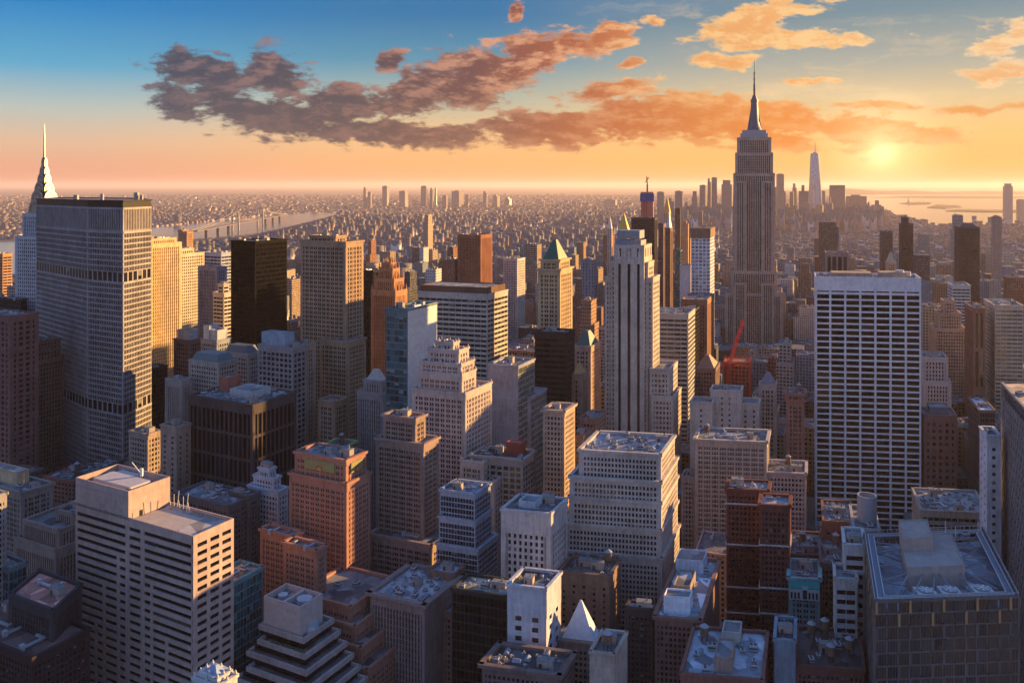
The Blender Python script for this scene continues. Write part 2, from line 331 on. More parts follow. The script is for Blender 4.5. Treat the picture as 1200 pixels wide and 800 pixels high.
def facade(mb, gb, P, z0, z1, st, panes=None, faces=None, top=True, mroof=1):
    """glass core plus piers and spandrels standing proud of it, on every side of the footprint"""
    bay, fl, pw, sh, pd, sdp, cw, tb = st[:8]; grp = st[8] if len(st) > 8 else 0; tb = min(tb, max(.5, .16*(z1-z0))); nfl = max(1, round((z1-z0-tb)/fl)); fl = max(.5, (z1-z0-tb)/nfl)
    gb.prism(P, z0, z1-.05, 0, top=False, ubay=bay, ufl=fl)
    n = len(P)
    for i in range(n):
        a, b = P[i], P[(i+1) % n]; L = math.hypot(b[0]-a[0], b[1]-a[1])
        if L < .5: continue
        d = ((b[0]-a[0])/L, (b[1]-a[1])/L); o = (d[1], -d[0])
        def strip(u0, u1, q0, q1, dep):
            c = [(a[0]+d[0]*u+o[0]*e, a[1]+d[1]*u+o[1]*e) for u, e in ((u0, dep), (u1, dep), (u1, -.2), (u0, -.2))]
            mb.hexa([(*p, q0) for p in c], [(*p, q1) for p in c], 0, True)
        if faces is not None and i not in faces:
            strip(0, L, z0, z1, min(pd, sdp)); continue
        nb = max(1, round(L/bay)); bw = L/nb; hw = bw*pw/2
        cwi = min(cw, L*.2)
        for k in range(nb+1):
            u = k*bw
            if k == 0: strip(-pd+.004, max(cwi, hw), z0, z1, pd)
            elif k == nb: strip(L-max(cwi, hw), L, z0, z1, pd)
            else:
                hk = hw if not grp else hw*(1.7 if k % grp == 0 else .55)
                strip(max(u-hk, .0), min(u+hk, L), z0, z1, pd)
        nf = nfl; e2 = sdp if abs(sdp-pd) > .003 else sdp-.004
        for j in range(nf+1):
            zc = z0+j*fl; q0 = max(z0, zc-fl*sh/2); q1 = zc+fl*sh/2
            if q1 < z1-tb: strip(.01, L-.01, q0, q1, e2)
        strip(.012, L-.012, z0+nf*fl-fl*sh/2+.01, z1, max(pd, sdp)+.12)
        if panes is not None:
            for j in range(nf):
                zc = z0+(j+.5)*fl; hgt = fl*(1-sh)*.96
                for k in range(nb):
                    hl = hw if not grp else hw*(1.7 if k % grp == 0 else .55); hr = hw if not grp else hw*(1.7 if (k+1) % grp == 0 else .55)
                    u0 = max(k*bw+hl, cwi if k == 0 else 0); u1 = min((k+1)*bw-hr, L-cwi if k == nb-1 else L)
                    if u1-u0 < .3: continue
                    uc = (u0+u1)/2
                    panes.append((a[0]+d[0]*uc+o[0]*.06, a[1]+d[1]*uc+o[1]*.06, zc, atan2(d[1], d[0]), (u1-u0)*.98, hgt, o))
    if top: mb.poly([(*p, z1-.25) for p in P], mroof)
def parapet(mb, P, z, h=1.1, t=.45, m=0, out=.0):
    n = len(P); c = (sum(p[0] for p in P)/n, sum(p[1] for p in P)/n)
    for i in range(n):
        a, b = P[i], P[(i+1) % n]; L = math.hypot(b[0]-a[0], b[1]-a[1])
        if L < .5: continue
        d = ((b[0]-a[0])/L, (b[1]-a[1])/L); o = (d[1], -d[0])
        q = [(a[0]+d[0]*u+o[0]*e, a[1]+d[1]*u+o[1]*e) for u, e in ((-out, out), (L+out-t*.9, out), (L+out-t*.9, -t), (-out, -t))]
        mb.hexa([(*p, z-.1) for p in q], [(*p, z+h) for p in q], m, True)
_shared = {}
def shared(key, fn):
    if key not in _shared: _shared[key] = fn()
    return _shared[key]
def link(me, name, parent, loc, yaw=0.0, sc=(1, 1, 1)):
    o = bpy.data.objects.new(name, me); COL.objects.link(o); o.parent = parent; o.location = loc; o.rotation_euler = (0, 0, yaw); o.scale = sc
    return o
def mesh_of(mb, name, mats):
    o = mb.build(name, mats); me = o.data; bpy.data.objects.remove(o); return me
def m_unit():                                                    # cooling unit: cabinet, fan ring and louvre band
    b = MB(); b.box((0, 0), 3, 2.2, .3, 2.1, 0, 0); b.box((0, 0), 3.06, 2.26, .8, 1.5, 0, 1); b.cone((-.7, 0), .62, .62, 2.1, 2.4, 12, 1); b.cone((.75, 0), .62, .62, 2.1, 2.4, 12, 1)
    for x in (-1.3, 1.3): b.box((x, 0), .2, 2.2, 0, .3, 0, 1)
    return mesh_of(b, 'cooling_unit', [plain((.42, .44, .46), .5, .3), plain((.10, .10, .11), .6)])
def m_duct():
    b = MB(); b.box((0, 0), 9, .9, .4, 1.2, 0, 0); b.box((4.2, 2), .9, 4.8, .42, 1.18, 0, 0); b.box((-4, 0), 1.5, 1.5, 0, 2.2, 0, 0)
    return mesh_of(b, 'duct', [plain((.5, .51, .53), .4, .5)])
def m_tank():
    b = MB(); b.cone((0, 0), 1.9, 1.8, 3.2, 7.2, 16, 0); b.cone((0, 0), 2.1, .06, 7.2, 8.7, 16, 1)
    for x in (-1.1, 1.1):
        for y in (-1.1, 1.1): b.bar((x, y, 0), (x, y, 3.3), .13, 2)
    b.box((0, 0), 3.4, 3.4, 3.0, 3.2, 0, 2)
    for h in (4.1, 5.2, 6.3): b.cone((0, 0), 1.95, 1.95, h, h+.12, 16, 2)
    return mesh_of(b, 'water_tank', [wall((.20, .13, .09)), plain((.30, .31, .33), .6), plain((.06, .06, .06), .5)])
def m_hut():
    b = MB(); b.box((0, 0), 5, 4, 0, 3.4, 0, 0); b.box((0, 0), 5.3, 4.3, 3.4, 3.65, 0, 1); b.box((-1.4, -2.02), 1, .1, 0, 2.1, 0, 2); b.box((1, 0), .5, .5, 3.65, 5.2, 0, 1)
    return mesh_of(b, 'stair_bulkhead', [wall((.34, .28, .24)), plain((.2, .2, .2)), plain((.06, .05, .05))])
def m_vent():
    b = MB()
    for (x, y, h) in ((0, 0, 1.6), (.9, .3, 1.1), (-.7, .6, 1.3), (.3, -.8, .9)): b.cone((x, y), .22, .22, 0, h, 8, 0); b.cone((x, y), .4, .12, h, h+.3, 8, 0)
    b.bar((-1.6, -1.2, .35), (2.2, -1.2, .35), .12, 1); b.bar((2.2, -1.2, .35), (2.2, 2.4, .35), .12, 1)
    return mesh_of(b, 'vent_pipes', [plain((.30, .31, .33), .5, .3), plain((.2, .2, .21), .6)])
def m_sky():
    b = MB(); lo = [(-2, -1.2, 0), (2, -1.2, 0), (2, 1.2, 0), (-2, 1.2, 0)]; b.hexa(lo, [(p[0], p[1], .5) for p in lo], 0)
    for k in range(4):
        x = -1.8+k*.95; b.hexa([(x, -1.1, .5), (x+.8, -1.1, .5), (x+.8, 1.1, .5), (x, 1.1, .5)], [(x, -.05, 1.3), (x+.8, -.05, 1.3), (x+.8, .05, 1.3), (x, .05, 1.3)], 1)
    return mesh_of(b, 'skylight', [plain((.4, .39, .38), .6), plain((.25, .30, .36), .15)])
def clutter(th, org, P, z, seed, n=5, tank=0, huts=1, hold=None):
    """rooftop plant standing on one roof, each piece a part of the building"""
    R = random.Random(seed); yaw = atan2(P[1][1]-P[0][1], P[1][0]-P[0][0])
    w = math.hypot(P[1][0]-P[0][0], P[1][1]-P[0][1]); d = math.hypot(P[2][0]-P[1][0], P[2][1]-P[1][1])
    used = list(hold or [])
    def spot(r):
        for _ in range(40):
            mu, mv = min(.45, (r+.8)/w), min(.45, (r+.8)/d)
            u, v = R.uniform(mu, 1-mu), R.uniform(mv, 1-mv)
            if all(((u-a)*w)**2+((v-b)*d)**2 > (r+c)**2 for a, b, c in used):
                used.append((u, v, r)); p = bil(P, u, v); return (p[0]-org[0], p[1]-org[1], z-org[2])
        return None
    for k in range(huts):
        p = spot(3.3)
        if p: link(shared('hut', m_hut), 'stair_bulkhead', th, p, yaw, (R.uniform(.7, 1.2), R.uniform(.7, 1.1), R.uniform(.7, 1.1)))
    for k in range(tank):
        p = spot(2.4)
        if p: link(shared('tank', m_tank), 'water_tank', th, p, R.uniform(0, 3), (.85, .85, .85))
    for k in range(n//2 if org[1] < 560 and n > 3 else 0):
        p = spot(1.2)
        if p: link(shared('vent', m_vent), 'vent_pipes', th, p, R.uniform(0, 6), (R.uniform(.45, .8),)*3)
    for k in range(n//5 if org[1] < 560 and n > 4 else 0):
        p = spot(1.8)
        if p: link(shared('skyl', m_sky), 'skylight', th, p, yaw+R.choice((0, pi/2)), (R.uniform(.7, 1.1),)*3)
    for k in range(n):
        if R.random() < .28 and w > 16:
            p = spot(4.5)
            if p: link(shared('duct', m_duct), 'duct', th, p, yaw+R.choice((0, pi/2)))
        else:
            p = spot(1.8)
            if p: link(shared('unit', m_unit), 'cooling_unit', th, p, yaw+R.choice((0, pi/2)), (R.uniform(.5, 1.1),)*3)
HEROES = []                                # dicts used for labels, for keeping fillers clear and for the hidden test
def pane_mesh(gm):
    def f():
        b = MB(); b.box((0, 0), 1, .06, -.5, .5, 0, 0)
        b.uv = [(.5, .5)]*len(b.uv)
        return mesh_of(b, 'window', [gm])
    return shared(('pane', gm.name), f)
def put_windows(th, org, panes, gm, yb, cap=100):
    """the panes that show largest become parts, the rest one part"""
    vis, rest = [], []
    for p in panes:
        x, y, z, yaw, w, h, o = p
        if y < 1: continue
        px, py = pix(x, y, z); facing = -(o[0]*x+o[1]*y)/math.hypot(x, y)
        if facing <= 0.02: continue
        score = w*h*facing/(y*y)*1e6
        (vis if (-5 < px < 1205 and py < min(yb, 803) and score > 5) else rest).append((score, p))
    vis.sort(key=lambda t: -round(t[0], 1)); 
    if len(vis) > cap: rest += vis[cap:]; vis = vis[:cap]
    me = pane_mesh(gm)
    for s, (x, y, z, yaw, w, h, o) in vis: link(me, 'window', th, (x-org[0], y-org[1], z-org[2]), yaw, (w, 1, h))
    if rest:
        b = MB()
        for s, (x, y, z, yaw, w, h, o) in rest: b.box((x, y), w, .06, z-h/2, z+h/2, -yaw, 0)
        i = 0
        r = b.build('windows', gm, th, org); r['kind'] = 'stuff'

def H(name, cat, label, short, box, D, yb, rgb, style, tiers=(), wings=(), depth=None, gl=None, roof=(.16, .155, .16), units=4, tank=0, huts=1, win=False, ph=None,
      cap=None, faces=None, ps=None, pa=None, seed=0, rough=.85, metal=0.0, pyr=None, z0=0.0, cornice=0.0, group=None, k=None, bands=(), pinn=0):
    """one building: box=(left, near corner, right, roof) pixels at depth D; tiers=(roof pixel, insets l r f b); wings are further boxes of it"""
    st = ST[style] if isinstance(style, str) else style
    if k is None: k = 1.0 if (not isinstance(style, str) or style in ('blank', 'ribbon', 'glassg')) else float(np.interp(D, [330, 480, 700], [.66, .80, 1.0]))
    fs = k; st = tuple(v*fs if i in (0, 1, 4, 5, 6) else v for i, v in enumerate(st))
    gm = gl or glass(); wm = wall(rgb, rough, metal); rm = roofm(roof)
    xl, xc, xr, y = box
    P = footprint(xl, xc, xr, D, depth, ps, pa); c = bil(P, .5, .5); org = (c[0], c[1], 0)
    th = empty(name, org, label, cat, group)
    wb, gb = MB(), MB(); panes = [] if win else None
    z1 = Zat(y, D); blocks = [(P, z0, z1)]
    zt = z1; Pt = P
    for (ty, l, r, f, b) in tiers:
        Q = inset(P, l, r, f, b); z2 = Zat(ty, Q[1][1]); blocks.append((Q, zt, z2)); zt, Pt = z2, Q
    for wg in wings:
        Q = footprint(*wg[:3], wg[4], wg[5] if len(wg) > 5 else None, ps, pa); blocks.append((Q, 0.0, Zat(wg[3], wg[4])))
    for kk, (Q, a, b) in enumerate(blocks):
        facade(wb, gb, Q, a, b, st, panes, faces)
        parapet(wb, Q, b, 1.0 if cornice == 0 else 1.2, .5, 0, .75+cornice)
    wo_ = wb.build('wall', [wm, rm], th, org)
    for by in bands:
        for Q, a, b in blocks[:1]+blocks[1+len(tiers):]:
            zb = Zat(by, Q[1][1])
            if zb < b-1: cb = MB(); parapet(cb, Q, zb, .55, .1, 0, .8); cb.build('cornice', wall((.50, .49, .50)), th, org)
    if pinn:
        for Q, a, b in blocks:
            for i in range(4):
                for t_ in (0, .5): p = (lerp(Q[i][0], Q[(i+1) % 4][0], t_), lerp(Q[i][1], Q[(i+1) % 4][1], t_)); cb = MB(); cb.cone(p, 1.0, .15, b, b+pinn, 6); cb.build('pinnacle', wm, th, org)
    gb.build('glazing', gm, th, org)
    if ph:                                   # (u0,u1,v0,v1,height,rgb)
        for (u0, u1, v0, v1, h, prgb) in ph:
            Q = inset(Pt, u0, 1-u1, v0, 1-v1); b = MB(); b.prism(Q, zt-.2, zt+h, 0, mt=1); parapet(b, Q, zt+h, .7, .35, 0, .0)
            b.build('penthouse', [wall(prgb), roofm((.2, .2, .21))], th, org)
    if pyr:                                  # pitched cap: (height, rgb, inset of the ridge, metal)
        h, prgb, k, met = pyr; b = MB(); Q = inset(Pt, .03, .03, .03, .03); T = inset(Pt, k, k, k, k)
        b.hexa([(*p, zt) for p in Q], [(*p, zt+h) for p in T], 0); b.build('roof', plain(prgb, .45, met), th, org)
    else:
        hold = [((u0+u1)/2, (v0+v1)/2, 0.5*max((u1-u0)*math.hypot(Pt[1][0]-Pt[0][0], Pt[1][1]-Pt[0][1]), (v1-v0)*math.hypot(Pt[2][0]-Pt[1][0], Pt[2][1]-Pt[1][1]))) for (u0, u1, v0, v1, h, q) in (ph or ())]
        clutter(th, org, Pt, zt-.25, hash(label) % 9973 if False else sum(map(ord, label))+seed, int(units*(2.3 if D < 500 else 1.5)), tank, huts, hold)
        for k, (Q, a, b) in enumerate(blocks):
            if Q is not Pt and k >= 1+len(tiers) and D < 700: clutter(th, org, Q, b-.25, sum(map(ord, label))+k, 2, 0, 0)
    if win: put_windows(th, org, panes, gm, yb)
    HEROES.append(dict(o=th, short=short, blocks=blocks, D=D, yb=yb))
    return th
def reg(th, short, blocks, D, yb): HEROES.append(dict(o=th, short=short, blocks=blocks, D=D, yb=yb))
def unproj(pts, z): return [((px-600)/FOC*((CAMZ-z)*FOC/(py-HOR)), (CAMZ-z)*FOC/(py-HOR)) for px, py in pts]
# ---------------------------------------------------------------- the setting: ground, water, haze
def sheet(name, pts, z, m, kind='structure'):
    b = MB(); b.poly([(*p, z) for p in pts]); o = b.build(name, m); tag(o, kind=kind); return o
def ground_m(t, b, o):
    P = t.new('ShaderNodeNewGeometry').outputs['Position']; d = t.vmath('LENGTH', P)
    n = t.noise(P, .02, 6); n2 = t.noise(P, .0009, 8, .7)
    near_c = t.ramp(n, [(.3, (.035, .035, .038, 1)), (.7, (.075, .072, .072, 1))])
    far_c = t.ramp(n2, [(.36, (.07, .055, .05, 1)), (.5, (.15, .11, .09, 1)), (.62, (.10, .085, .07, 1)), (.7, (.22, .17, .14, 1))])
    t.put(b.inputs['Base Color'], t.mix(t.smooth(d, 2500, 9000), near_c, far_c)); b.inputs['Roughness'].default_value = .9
G = 120000
sheet('ground', [(-G, -3000), (G, -3000), (G, G), (-G, G)], 0, mat('ground', ground_m))
def water_m(t, b, o):
    P = t.new('ShaderNodeNewGeometry').outputs['Position']
    b.inputs['Base Color'].default_value = (.06, .10, .14, 1); b.inputs['Roughness'].default_value = .14; b.inputs['IOR'].default_value = 1.33
    bp = t.new('ShaderNodeBump'); bp.inputs['Strength'].default_value = .35; bp.inputs['Distance'].default_value = 1.0
    t.put(bp.inputs['Height'], t.noise(t.vmath('MULTIPLY', P, (1, .5, 1)), .05, 5)); t.l.new(bp.outputs[0], b.inputs['Normal'])
WM = mat('water', water_m)
RIVER_PX = [(-420, 372), (-150, 345), (0, 325), (42, 318), (110, 302), (180, 290), (230, 281), (300, 275), (345, 265), (378, 256.5), (412, 254), (412, 248.5), (350, 250), (300, 254), (230, 261), (180, 266), (100, 273), (42, 280), (0, 284), (-150, 297), (-420, 315)]
HARBOR_PX = [(1500, 300), (1200, 268), (1150, 266), (1100, 268), (1075, 263), (1050, 256), (1040, 246), (1015, 240), (985, 237), (970, 229), (1000, 224.5), (1100, 223), (1500, 224)]
RIVER, HARBOR = unproj(RIVER_PX, .3), unproj(HARBOR_PX, .3)
sheet('river_water', RIVER, .3, WM); sheet('harbor_water', HARBOR, .3, WM)
for k, pts in enumerate([[(1054, 238.5), (1075, 237), (1092, 237.6), (1090, 239.4), (1066, 239.8)], [(1086, 243.6), (1098, 240.2), (1122, 241.2), (1128, 243), (1108, 244.6)],
                         [(1108, 247.4), (1128, 245.6), (1160, 246.4), (1192, 246), (1194, 248.8), (1150, 248.6)], [(1020, 231.5), (1090, 229.6), (1180, 230), (1240, 231), (1180, 232.6), (1080, 232)]]):
    q = unproj(pts, .6); b = MB(); b.poly([(*p, 6.0) for p in q]); n = len(q)
    for i in range(n): b.quad((*q[(i+1) % n], 0), (*q[i], 0), (*q[i], 6), (*q[(i+1) % n], 6))
    tag(b.build('island', plain((.10, .09, .06), .9)), kind='structure')
# low wooded hills beyond the bay
b = MB(); hp = []
for i in range(60):
    u = lerp(.30, 1.0, i/59); D = 26000
    hp.append((u*D, D, 60+70*max(0, sin(i*.21))+25*sin(i*.9+1)))
for i in range(59):
    a, c = hp[i], hp[i+1]
    b.quad((a[0], a[1]-2500, 0), (c[0], c[1]-2500, 0), c, a); b.quad(a, c, (c[0], c[1]+5000, 0), (a[0], a[1]+5000, 0))
tag(b.build('hills', plain((.07, .07, .05), .95)), kind='structure')
# haze: one closed box of even thin air
def haze_m(t, b, o):
    t.n.remove(b); v = t.new('ShaderNodeVolumePrincipled')
    v.inputs['Color'].default_value = (.94, .78, .75, 1); v.inputs['Density'].default_value = HAZE; v.inputs['Anisotropy'].default_value = .2
    t.l.new(v.outputs[0], o.inputs['Volume'])
HAZE = 2.35e-5
b = MB(); b.box((0, G/2-1600), 2*G+2000, G+5000, -1.0, 490.0); tag(b.build('haze', mat('haze', haze_m)), kind='stuff')
# streets of the grid near enough to look down into: carriageways, raised pavements, lane lines
GA = rad(20.5); GS = (cos(GA), -sin(GA)); GV = (sin(GA), cos(GA))      # along a street (to the right), along an avenue (away)
def grid(s, a): return (s*GS[0]+a*GV[0], s*GS[1]+a*GV[1])
AVE = [-1430, -1150, -870, -640, -420, -190, 40, 320, 600, 880]        # avenue centre lines, metres along a street
STR = [120+80*i for i in range(24)]
rm_, pm_, lm_ = MB(), MB(), MB()
for s in AVE:
    rm_.poly([(*grid(s-9, 60), .004), (*grid(s+9, 60), .004), (*grid(s+9, 2100), .004), (*grid(s-9, 2100), .004)])
    for k in (-4.5, 0, 4.5):
        for j in range(0, 120):
            a = 300+j*14; lm_.poly([(*grid(s+k-.12, a), .012), (*grid(s+k+.12, a), .012), (*grid(s+k+.12, a+5), .012), (*grid(s+k-.12, a+5), .012)])
for a in STR: rm_.poly([(*grid(-1600, a-5.5), .008), (*grid(1000, a-5.5), .008), (*grid(1000, a+5.5), .008), (*grid(-1600, a+5.5), .008)])
for i in range(len(AVE)-1):
    for j in range(len(STR)-1):
        s0, s1, a0, a1 = AVE[i]+9, AVE[i+1]-9, STR[j]+5.5, STR[j+1]-5.5
        q = [grid(s0, a0), grid(s1, a0), grid(s1, a1), grid(s0, a1)]
        pm_.hexa([(*p, 0) for p in q], [(*p, .14) for p in q])
tag(rm_.build('street', plain((.045, .045, .05), .85)), kind='structure'); tag(pm_.build('pavement', plain((.17, .165, .16), .9)), kind='structure')
tag(lm_.build('lane_markings', plain((.7, .7, .68), .7)), kind='structure')
# ---------------------------------------------------------------- landmark builders
BRICK=(.30,.13,.08); TAN=(.42,.32,.23); STONE=(.46,.40,.34); WHITE=(.62,.59,.56); GREY=(.30,.30,.31); BROWN=(.19,.12,.09); DARK=(.035,.034,.036); PINK=(.44,.31,.26)
GT, GB, GW = glass((.02, .05, .055), .08, .05, (.1, .16, .16), 1.9), glass((.006, .007, .009), .05, .06, (.03, .025, .02), 1.27), glass((.03, .03, .03), .15, .25, (.28, .24, .2))
GBL = glass((.10, .14, .20), .12, .25, (.5, .55, .62), 1.9)
def body(th, org, name, mats, fn, parent=None):
    b = MB(); fn(b); return b.build(name, mats, th if parent is None else parent, org)

def slab_with_bent_faces():
    z = Zat(236, 620)
    pts = [(144, 620), (177, 655), (160, 740), (70, 790), (43, 712), (103, 640)]
    P = [((px-600)/FOC*D, D) for px, D in pts]; P = [P[5], P[0], P[1], P[2], P[3], P[4]]
    c = (sum(p[0] for p in P)/6, sum(p[1] for p in P)/6); org = (*c, 0)
    th = empty('office_tower', org, 'huge grey concrete office slab with bent broad front and two dark mechanical bands', 'skyscraper')
    wm = wall((.29, .26, .25)); wb, gb, lb = MB(), MB(), MB()
    st = (2.0, 4.05, .24, .28, .35, .5, .8, 1)
    bands = [Zat(326, 620), Zat(481, 620)]
    cuts = [0, bands[1]-3, bands[1]+4, bands[0]-3, bands[0]+4, z-22, z-4.5]
    for k in (0, 2, 4): facade(wb, gb, P, cuts[k], cuts[k+1], st, None, (0, 1, 2, 5, 4), top=False)
    for k in (1, 3): facade(wb, gb, P, cuts[k], cuts[k+1], (6.0, 30, .22, .02, .2, .1, .8, .1), None, None, top=False)
    facade(wb, gb, P, cuts[5], cuts[6], (2.0, 17.5, .40, .12, .5, .2, .8, .5), None, None, top=False)
    n = wb.build('wall', [wm, roofm()], th, org); gb.build('glazing', glass((.012, .012, .018), .12, .08, ior=1.35), th, org)
    lb.prism(P, z-4.5, z, 0, mt=1); parapet(lb, P, z, .8, .5, 0, .9)
    lb.build('roof_band', [plain((.018, .016, .016), .5), roofm((.12, .1, .1))], th, org)
    b = MB()
    for px, w, h in ((80, 3, 4), (111, 2, 5), (152, 3, 6), (158, 2, 4)): b.box(((px-600)/FOC*660, 672), w, w, z, z+h)
    b.build('roof_mast_block', plain((.35, .3, .27)), th, org)
    reg(th, 'the huge bent grey slab', [(P, 0, z)], 620, 545)
slab_with_bent_faces()

def sunburst_spire_tower():
    D = 803; y0 = D+16; x0 = (52-600)/FOC*y0; org = (x0, y0, 0)
    th = empty('art_deco_skyscraper', org, 'white brick tower with tiered silver arched crown and needle spire', 'skyscraper')
    yaw = rad(20); e = np.array((cos(yaw), -sin(yaw))); a = np.array((sin(yaw), cos(yaw)))
    def sq(h): return [tuple(np.array((x0, y0))+e*sx*h+a*sy*h) for sx, sy in ((-1, -1), (1, -1), (1, 1), (-1, 1))]
    wb, gb = MB(), MB(); zs = Zat(250, D)
    facade(wb, gb, sq(17), 0, Zat(277, D), (2.6, 3.6, .5, .42, .45, .3, 2.2, 2)); facade(wb, gb, sq(12.5), Zat(277, D), zs, (2.6, 3.6, .55, .35, .5, .25, 2.5, 3))
    wb.build('wall', [wall((.50, .47, .46)), roofm()], th, org); gb.build('glazing', glass(), th, org)
    steel = plain((.26, .24, .22), .36, .9); dk = plain((.05, .05, .055), .3)
    lev = [(zs, 10.2), (zs+11, 8.5), (zs+20, 6.4), (zs+28, 4.6), (zs+36, 3.2), (zs+43, 2.1), (zs+51, 1.1)]
    cb, ab = MB(), MB()
    for k in range(len(lev)-1):
        P, Q = sq(lev[k][1]-.9), sq(lev[k+1][1]-.9); cb.hexa([(*p, lev[k][0]) for p in P], [(*q, lev[k+1][0]) for q in Q])
    for k in range(len(lev)-1):
        z, h = lev[k]; H_ = (lev[k+1][0]-z)*1.25; r = h*.86
        for d, s in ((e, a), (-e, -a), (a, -e), (-a, e)):          # d: outward, s: along the face
            pr = [(-1, 0), (-.96, .38), (-.8, .66), (-.5, .88), (0, 1), (.5, .88), (.8, .66), (.96, .38), (1, 0)]
            def at(q, o_): return tuple(np.array((x0, y0))+s*q[0]*r+d*o_)+(z+q[1]*H_,)
            F = [at(q, h) for q in pr]; B_ = [at(q, h-1.6) for q in pr]
            ab.poly(F); ab.poly(B_[::-1])
            for i in range(8): ab.quad(F[i+1], F[i], B_[i], B_[i+1])
            for i in range(1, 8):                                   # the triangular windows of the sunburst
                t = pi*i/8; c0 = (cos(t)*.72, sin(t)*.72)
                w = .09
                p1, p2, p3 = (c0[0]-w, c0[1]-.12), (c0[0]+w, c0[1]-.12), (c0[0], c0[1]+.16)
                ab.poly([at(p1, h+.05), at(p2, h+.05), at(p3, h+.05)], 1)
    cb.build('crown', steel, th, org); ab.build('arch_gables', [steel, dk], th, org)
    sp = MB(); sp.cone((x0, y0), 1.2, .7, zs+52, zs+68, 8); sp.cone((x0, y0), .9, .15, zs+68, 319, 8); sp.build('spire', steel, th, org)
    reg(th, 'the silver spired tower', [(sq(17), 0, Zat(277, D)), (sq(11), Zat(277, D), zs+30)], D, 400)
sunburst_spire_tower()

def tall_masted_tower():
    D = 1262; px0 = 884.0; c0 = ((px0-600)/FOC*(D+22), D+22); org = (*c0, 0)
    th = empty('art_deco_skyscraper', org, 'tallest stone tower with setback shoulders, tapering mast and thin antenna', 'skyscraper')
    ps, pa = rad(9), rad(17); S = np.array((cos(ps), -sin(ps))); A = np.array((sin(pa), cos(pa))); C0 = np.array(c0)
    m = 1.29                                             # metres per pixel at this depth
    def rc(wpx, d): 
        w = wpx*m/2; return [tuple(C0+S*sx*w+A*sy*d/2) for sx, sy in ((-1, -1), (1, -1), (1, 1), (-1, 1))]
    Z = lambda y: Zat(y, D)
    st = (3.0, 3.7, .46, .14, .8, .10, 2.2, 3)
    wb, gb = MB(), MB()
    tiers = [(62, 78, 0, Z(343)), (50, 60, Z(343), Z(318)), (45, 50, Z(318), Z(204)), (41, 44, Z(204), Z(180)), (37, 38, Z(180), Z(162))]
    for w, d, z0, z1 in tiers:
        facade(wb, gb, rc(w, d), z0, z1, st); parapet(wb, rc(w, d), z1, 1.4, .6, 0, .8)
    # recessed centre of the front is stressed by two flanking bays standing forward
    for sx in (-1, 1):
        for (w, z0, z1, f) in ((14, 0, Z(330), 41.5), (12.5, Z(330), Z(212), 29.0)):
            q = [tuple(C0+S*(sx*(15.2)*m+k*w*m/2)+A*(-f+j)) for k, j in ((-1, 0), (1, 0), (1, 4), (-1, 4))]
            facade(wb, gb, q, z0, z1, st)
    wb.build('wall', [wall((.40, .29, .23)), roofm()], th, org); gb.build('glazing', glass((.012, .012, .015), .14, .1, ior=1.35), th, org)
    b = MB(); b.prism(rc(31, 32), Z(162), Z(156)); b.prism(rc(27, 28), Z(156), Z(152)); b.build('observation_deck', plain((.36, .34, .34)), th, org)
    mt = plain((.13, .13, .15), .45, .5); b = MB()
    zc = [(152, 11.0), (147, 8.4), (140, 6.4), (124, 5.2), (118, 4.8)]
    for (y0, r0), (y1, r1) in zip(zc, zc[1:]): b.cone(c0, r0*m*.78, r1*m*.78, Z(y0), Z(y1), 16)
    for k in range(4):                                                # winged buttresses of the mast
        d = np.array((cos(k*pi/2+ps), -sin(k*pi/2+ps))); n = np.array((-d[1], d[0]))
        q = lambda r0, r1, z: [(*(C0+d*r0-n*1.2), z), (*(C0+d*r1-n*1.2), z), (*(C0+d*r1+n*1.2), z), (*(C0+d*r0+n*1.2), z)]
        b.hexa(q(2, 10.5, Z(152)), q(2, 5.6, Z(128)))
    b.cone(c0, 5.6, 5.2, Z(118), Z(115), 16); b.cone(c0, 4.4, 2.4, Z(115), Z(110), 16)
    b.build('mast', mt, th, org)
    b = MB(); b.cone(c0, 1.7, 1.5, Z(110), Z(98), 8); b.cone(c0, 1.1, .9, Z(98), Z(84), 8); b.cone(c0, .6, .25, Z(84), Z(68), 8)
    for y in (104, 98, 91, 84): b.cone(c0, 1.9, 1.9, Z(y), Z(y)+1, 8)
    b.build('antenna', plain((.16, .15, .16), .5), th, org)
    reg(th, 'the tallest masted tower', [(rc(w, d), z0, z1) for w, d, z0, z1 in tiers], D-30, 372)
tall_masted_tower()

def chamfered_glass_spire():
    D = 5400; px0 = 955.3; c0 = ((px0-600)/FOC*D, D); org = (*c0, 0)
    th = empty('glass_skyscraper', org, 'tapering pale glass tower with spire above the hazy downtown cluster', 'skyscraper')
    zt = Zat(180, D); r = 33.0; yaw = rad(12); b = MB()
    lo = [(c0[0]+r*1.414*cos(yaw+pi/4+k*pi/2), c0[1]+r*1.414*sin(yaw+pi/4+k*pi/2)) for k in range(4)]
    hi = [(c0[0]+r*cos(yaw+k*pi/2), c0[1]+r*sin(yaw+k*pi/2)) for k in range(4)]
    b.prism(lo, 0, 60, top=False)
    for k in range(4):
        j = (k+1) % 4
        b.poly([(*lo[k], 60), (*lo[j], 60), (*hi[j], zt)]); b.poly([(*lo[k], 60), (*hi[j], zt), (*hi[k], zt)])
    b.poly([(*h, zt) for h in hi]); b.build('glazing', glass((.25, .27, .32), .14, .0, ior=2.0), th, org)
    b = MB(); b.cone(c0, 14, 14, zt, zt+8, 12); b.build('roof_ring', plain((.4, .4, .4)), th, org)
    b = MB(); b.cone(c0, 3.5, .8, zt+8, Zat(165, D), 8); b.build('spire', plain((.4, .4, .42), .4, .5), th, org)
    reg(th, 'the far glass spire', [(lo, 0, zt)], D, 232)
chamfered_glass_spire()

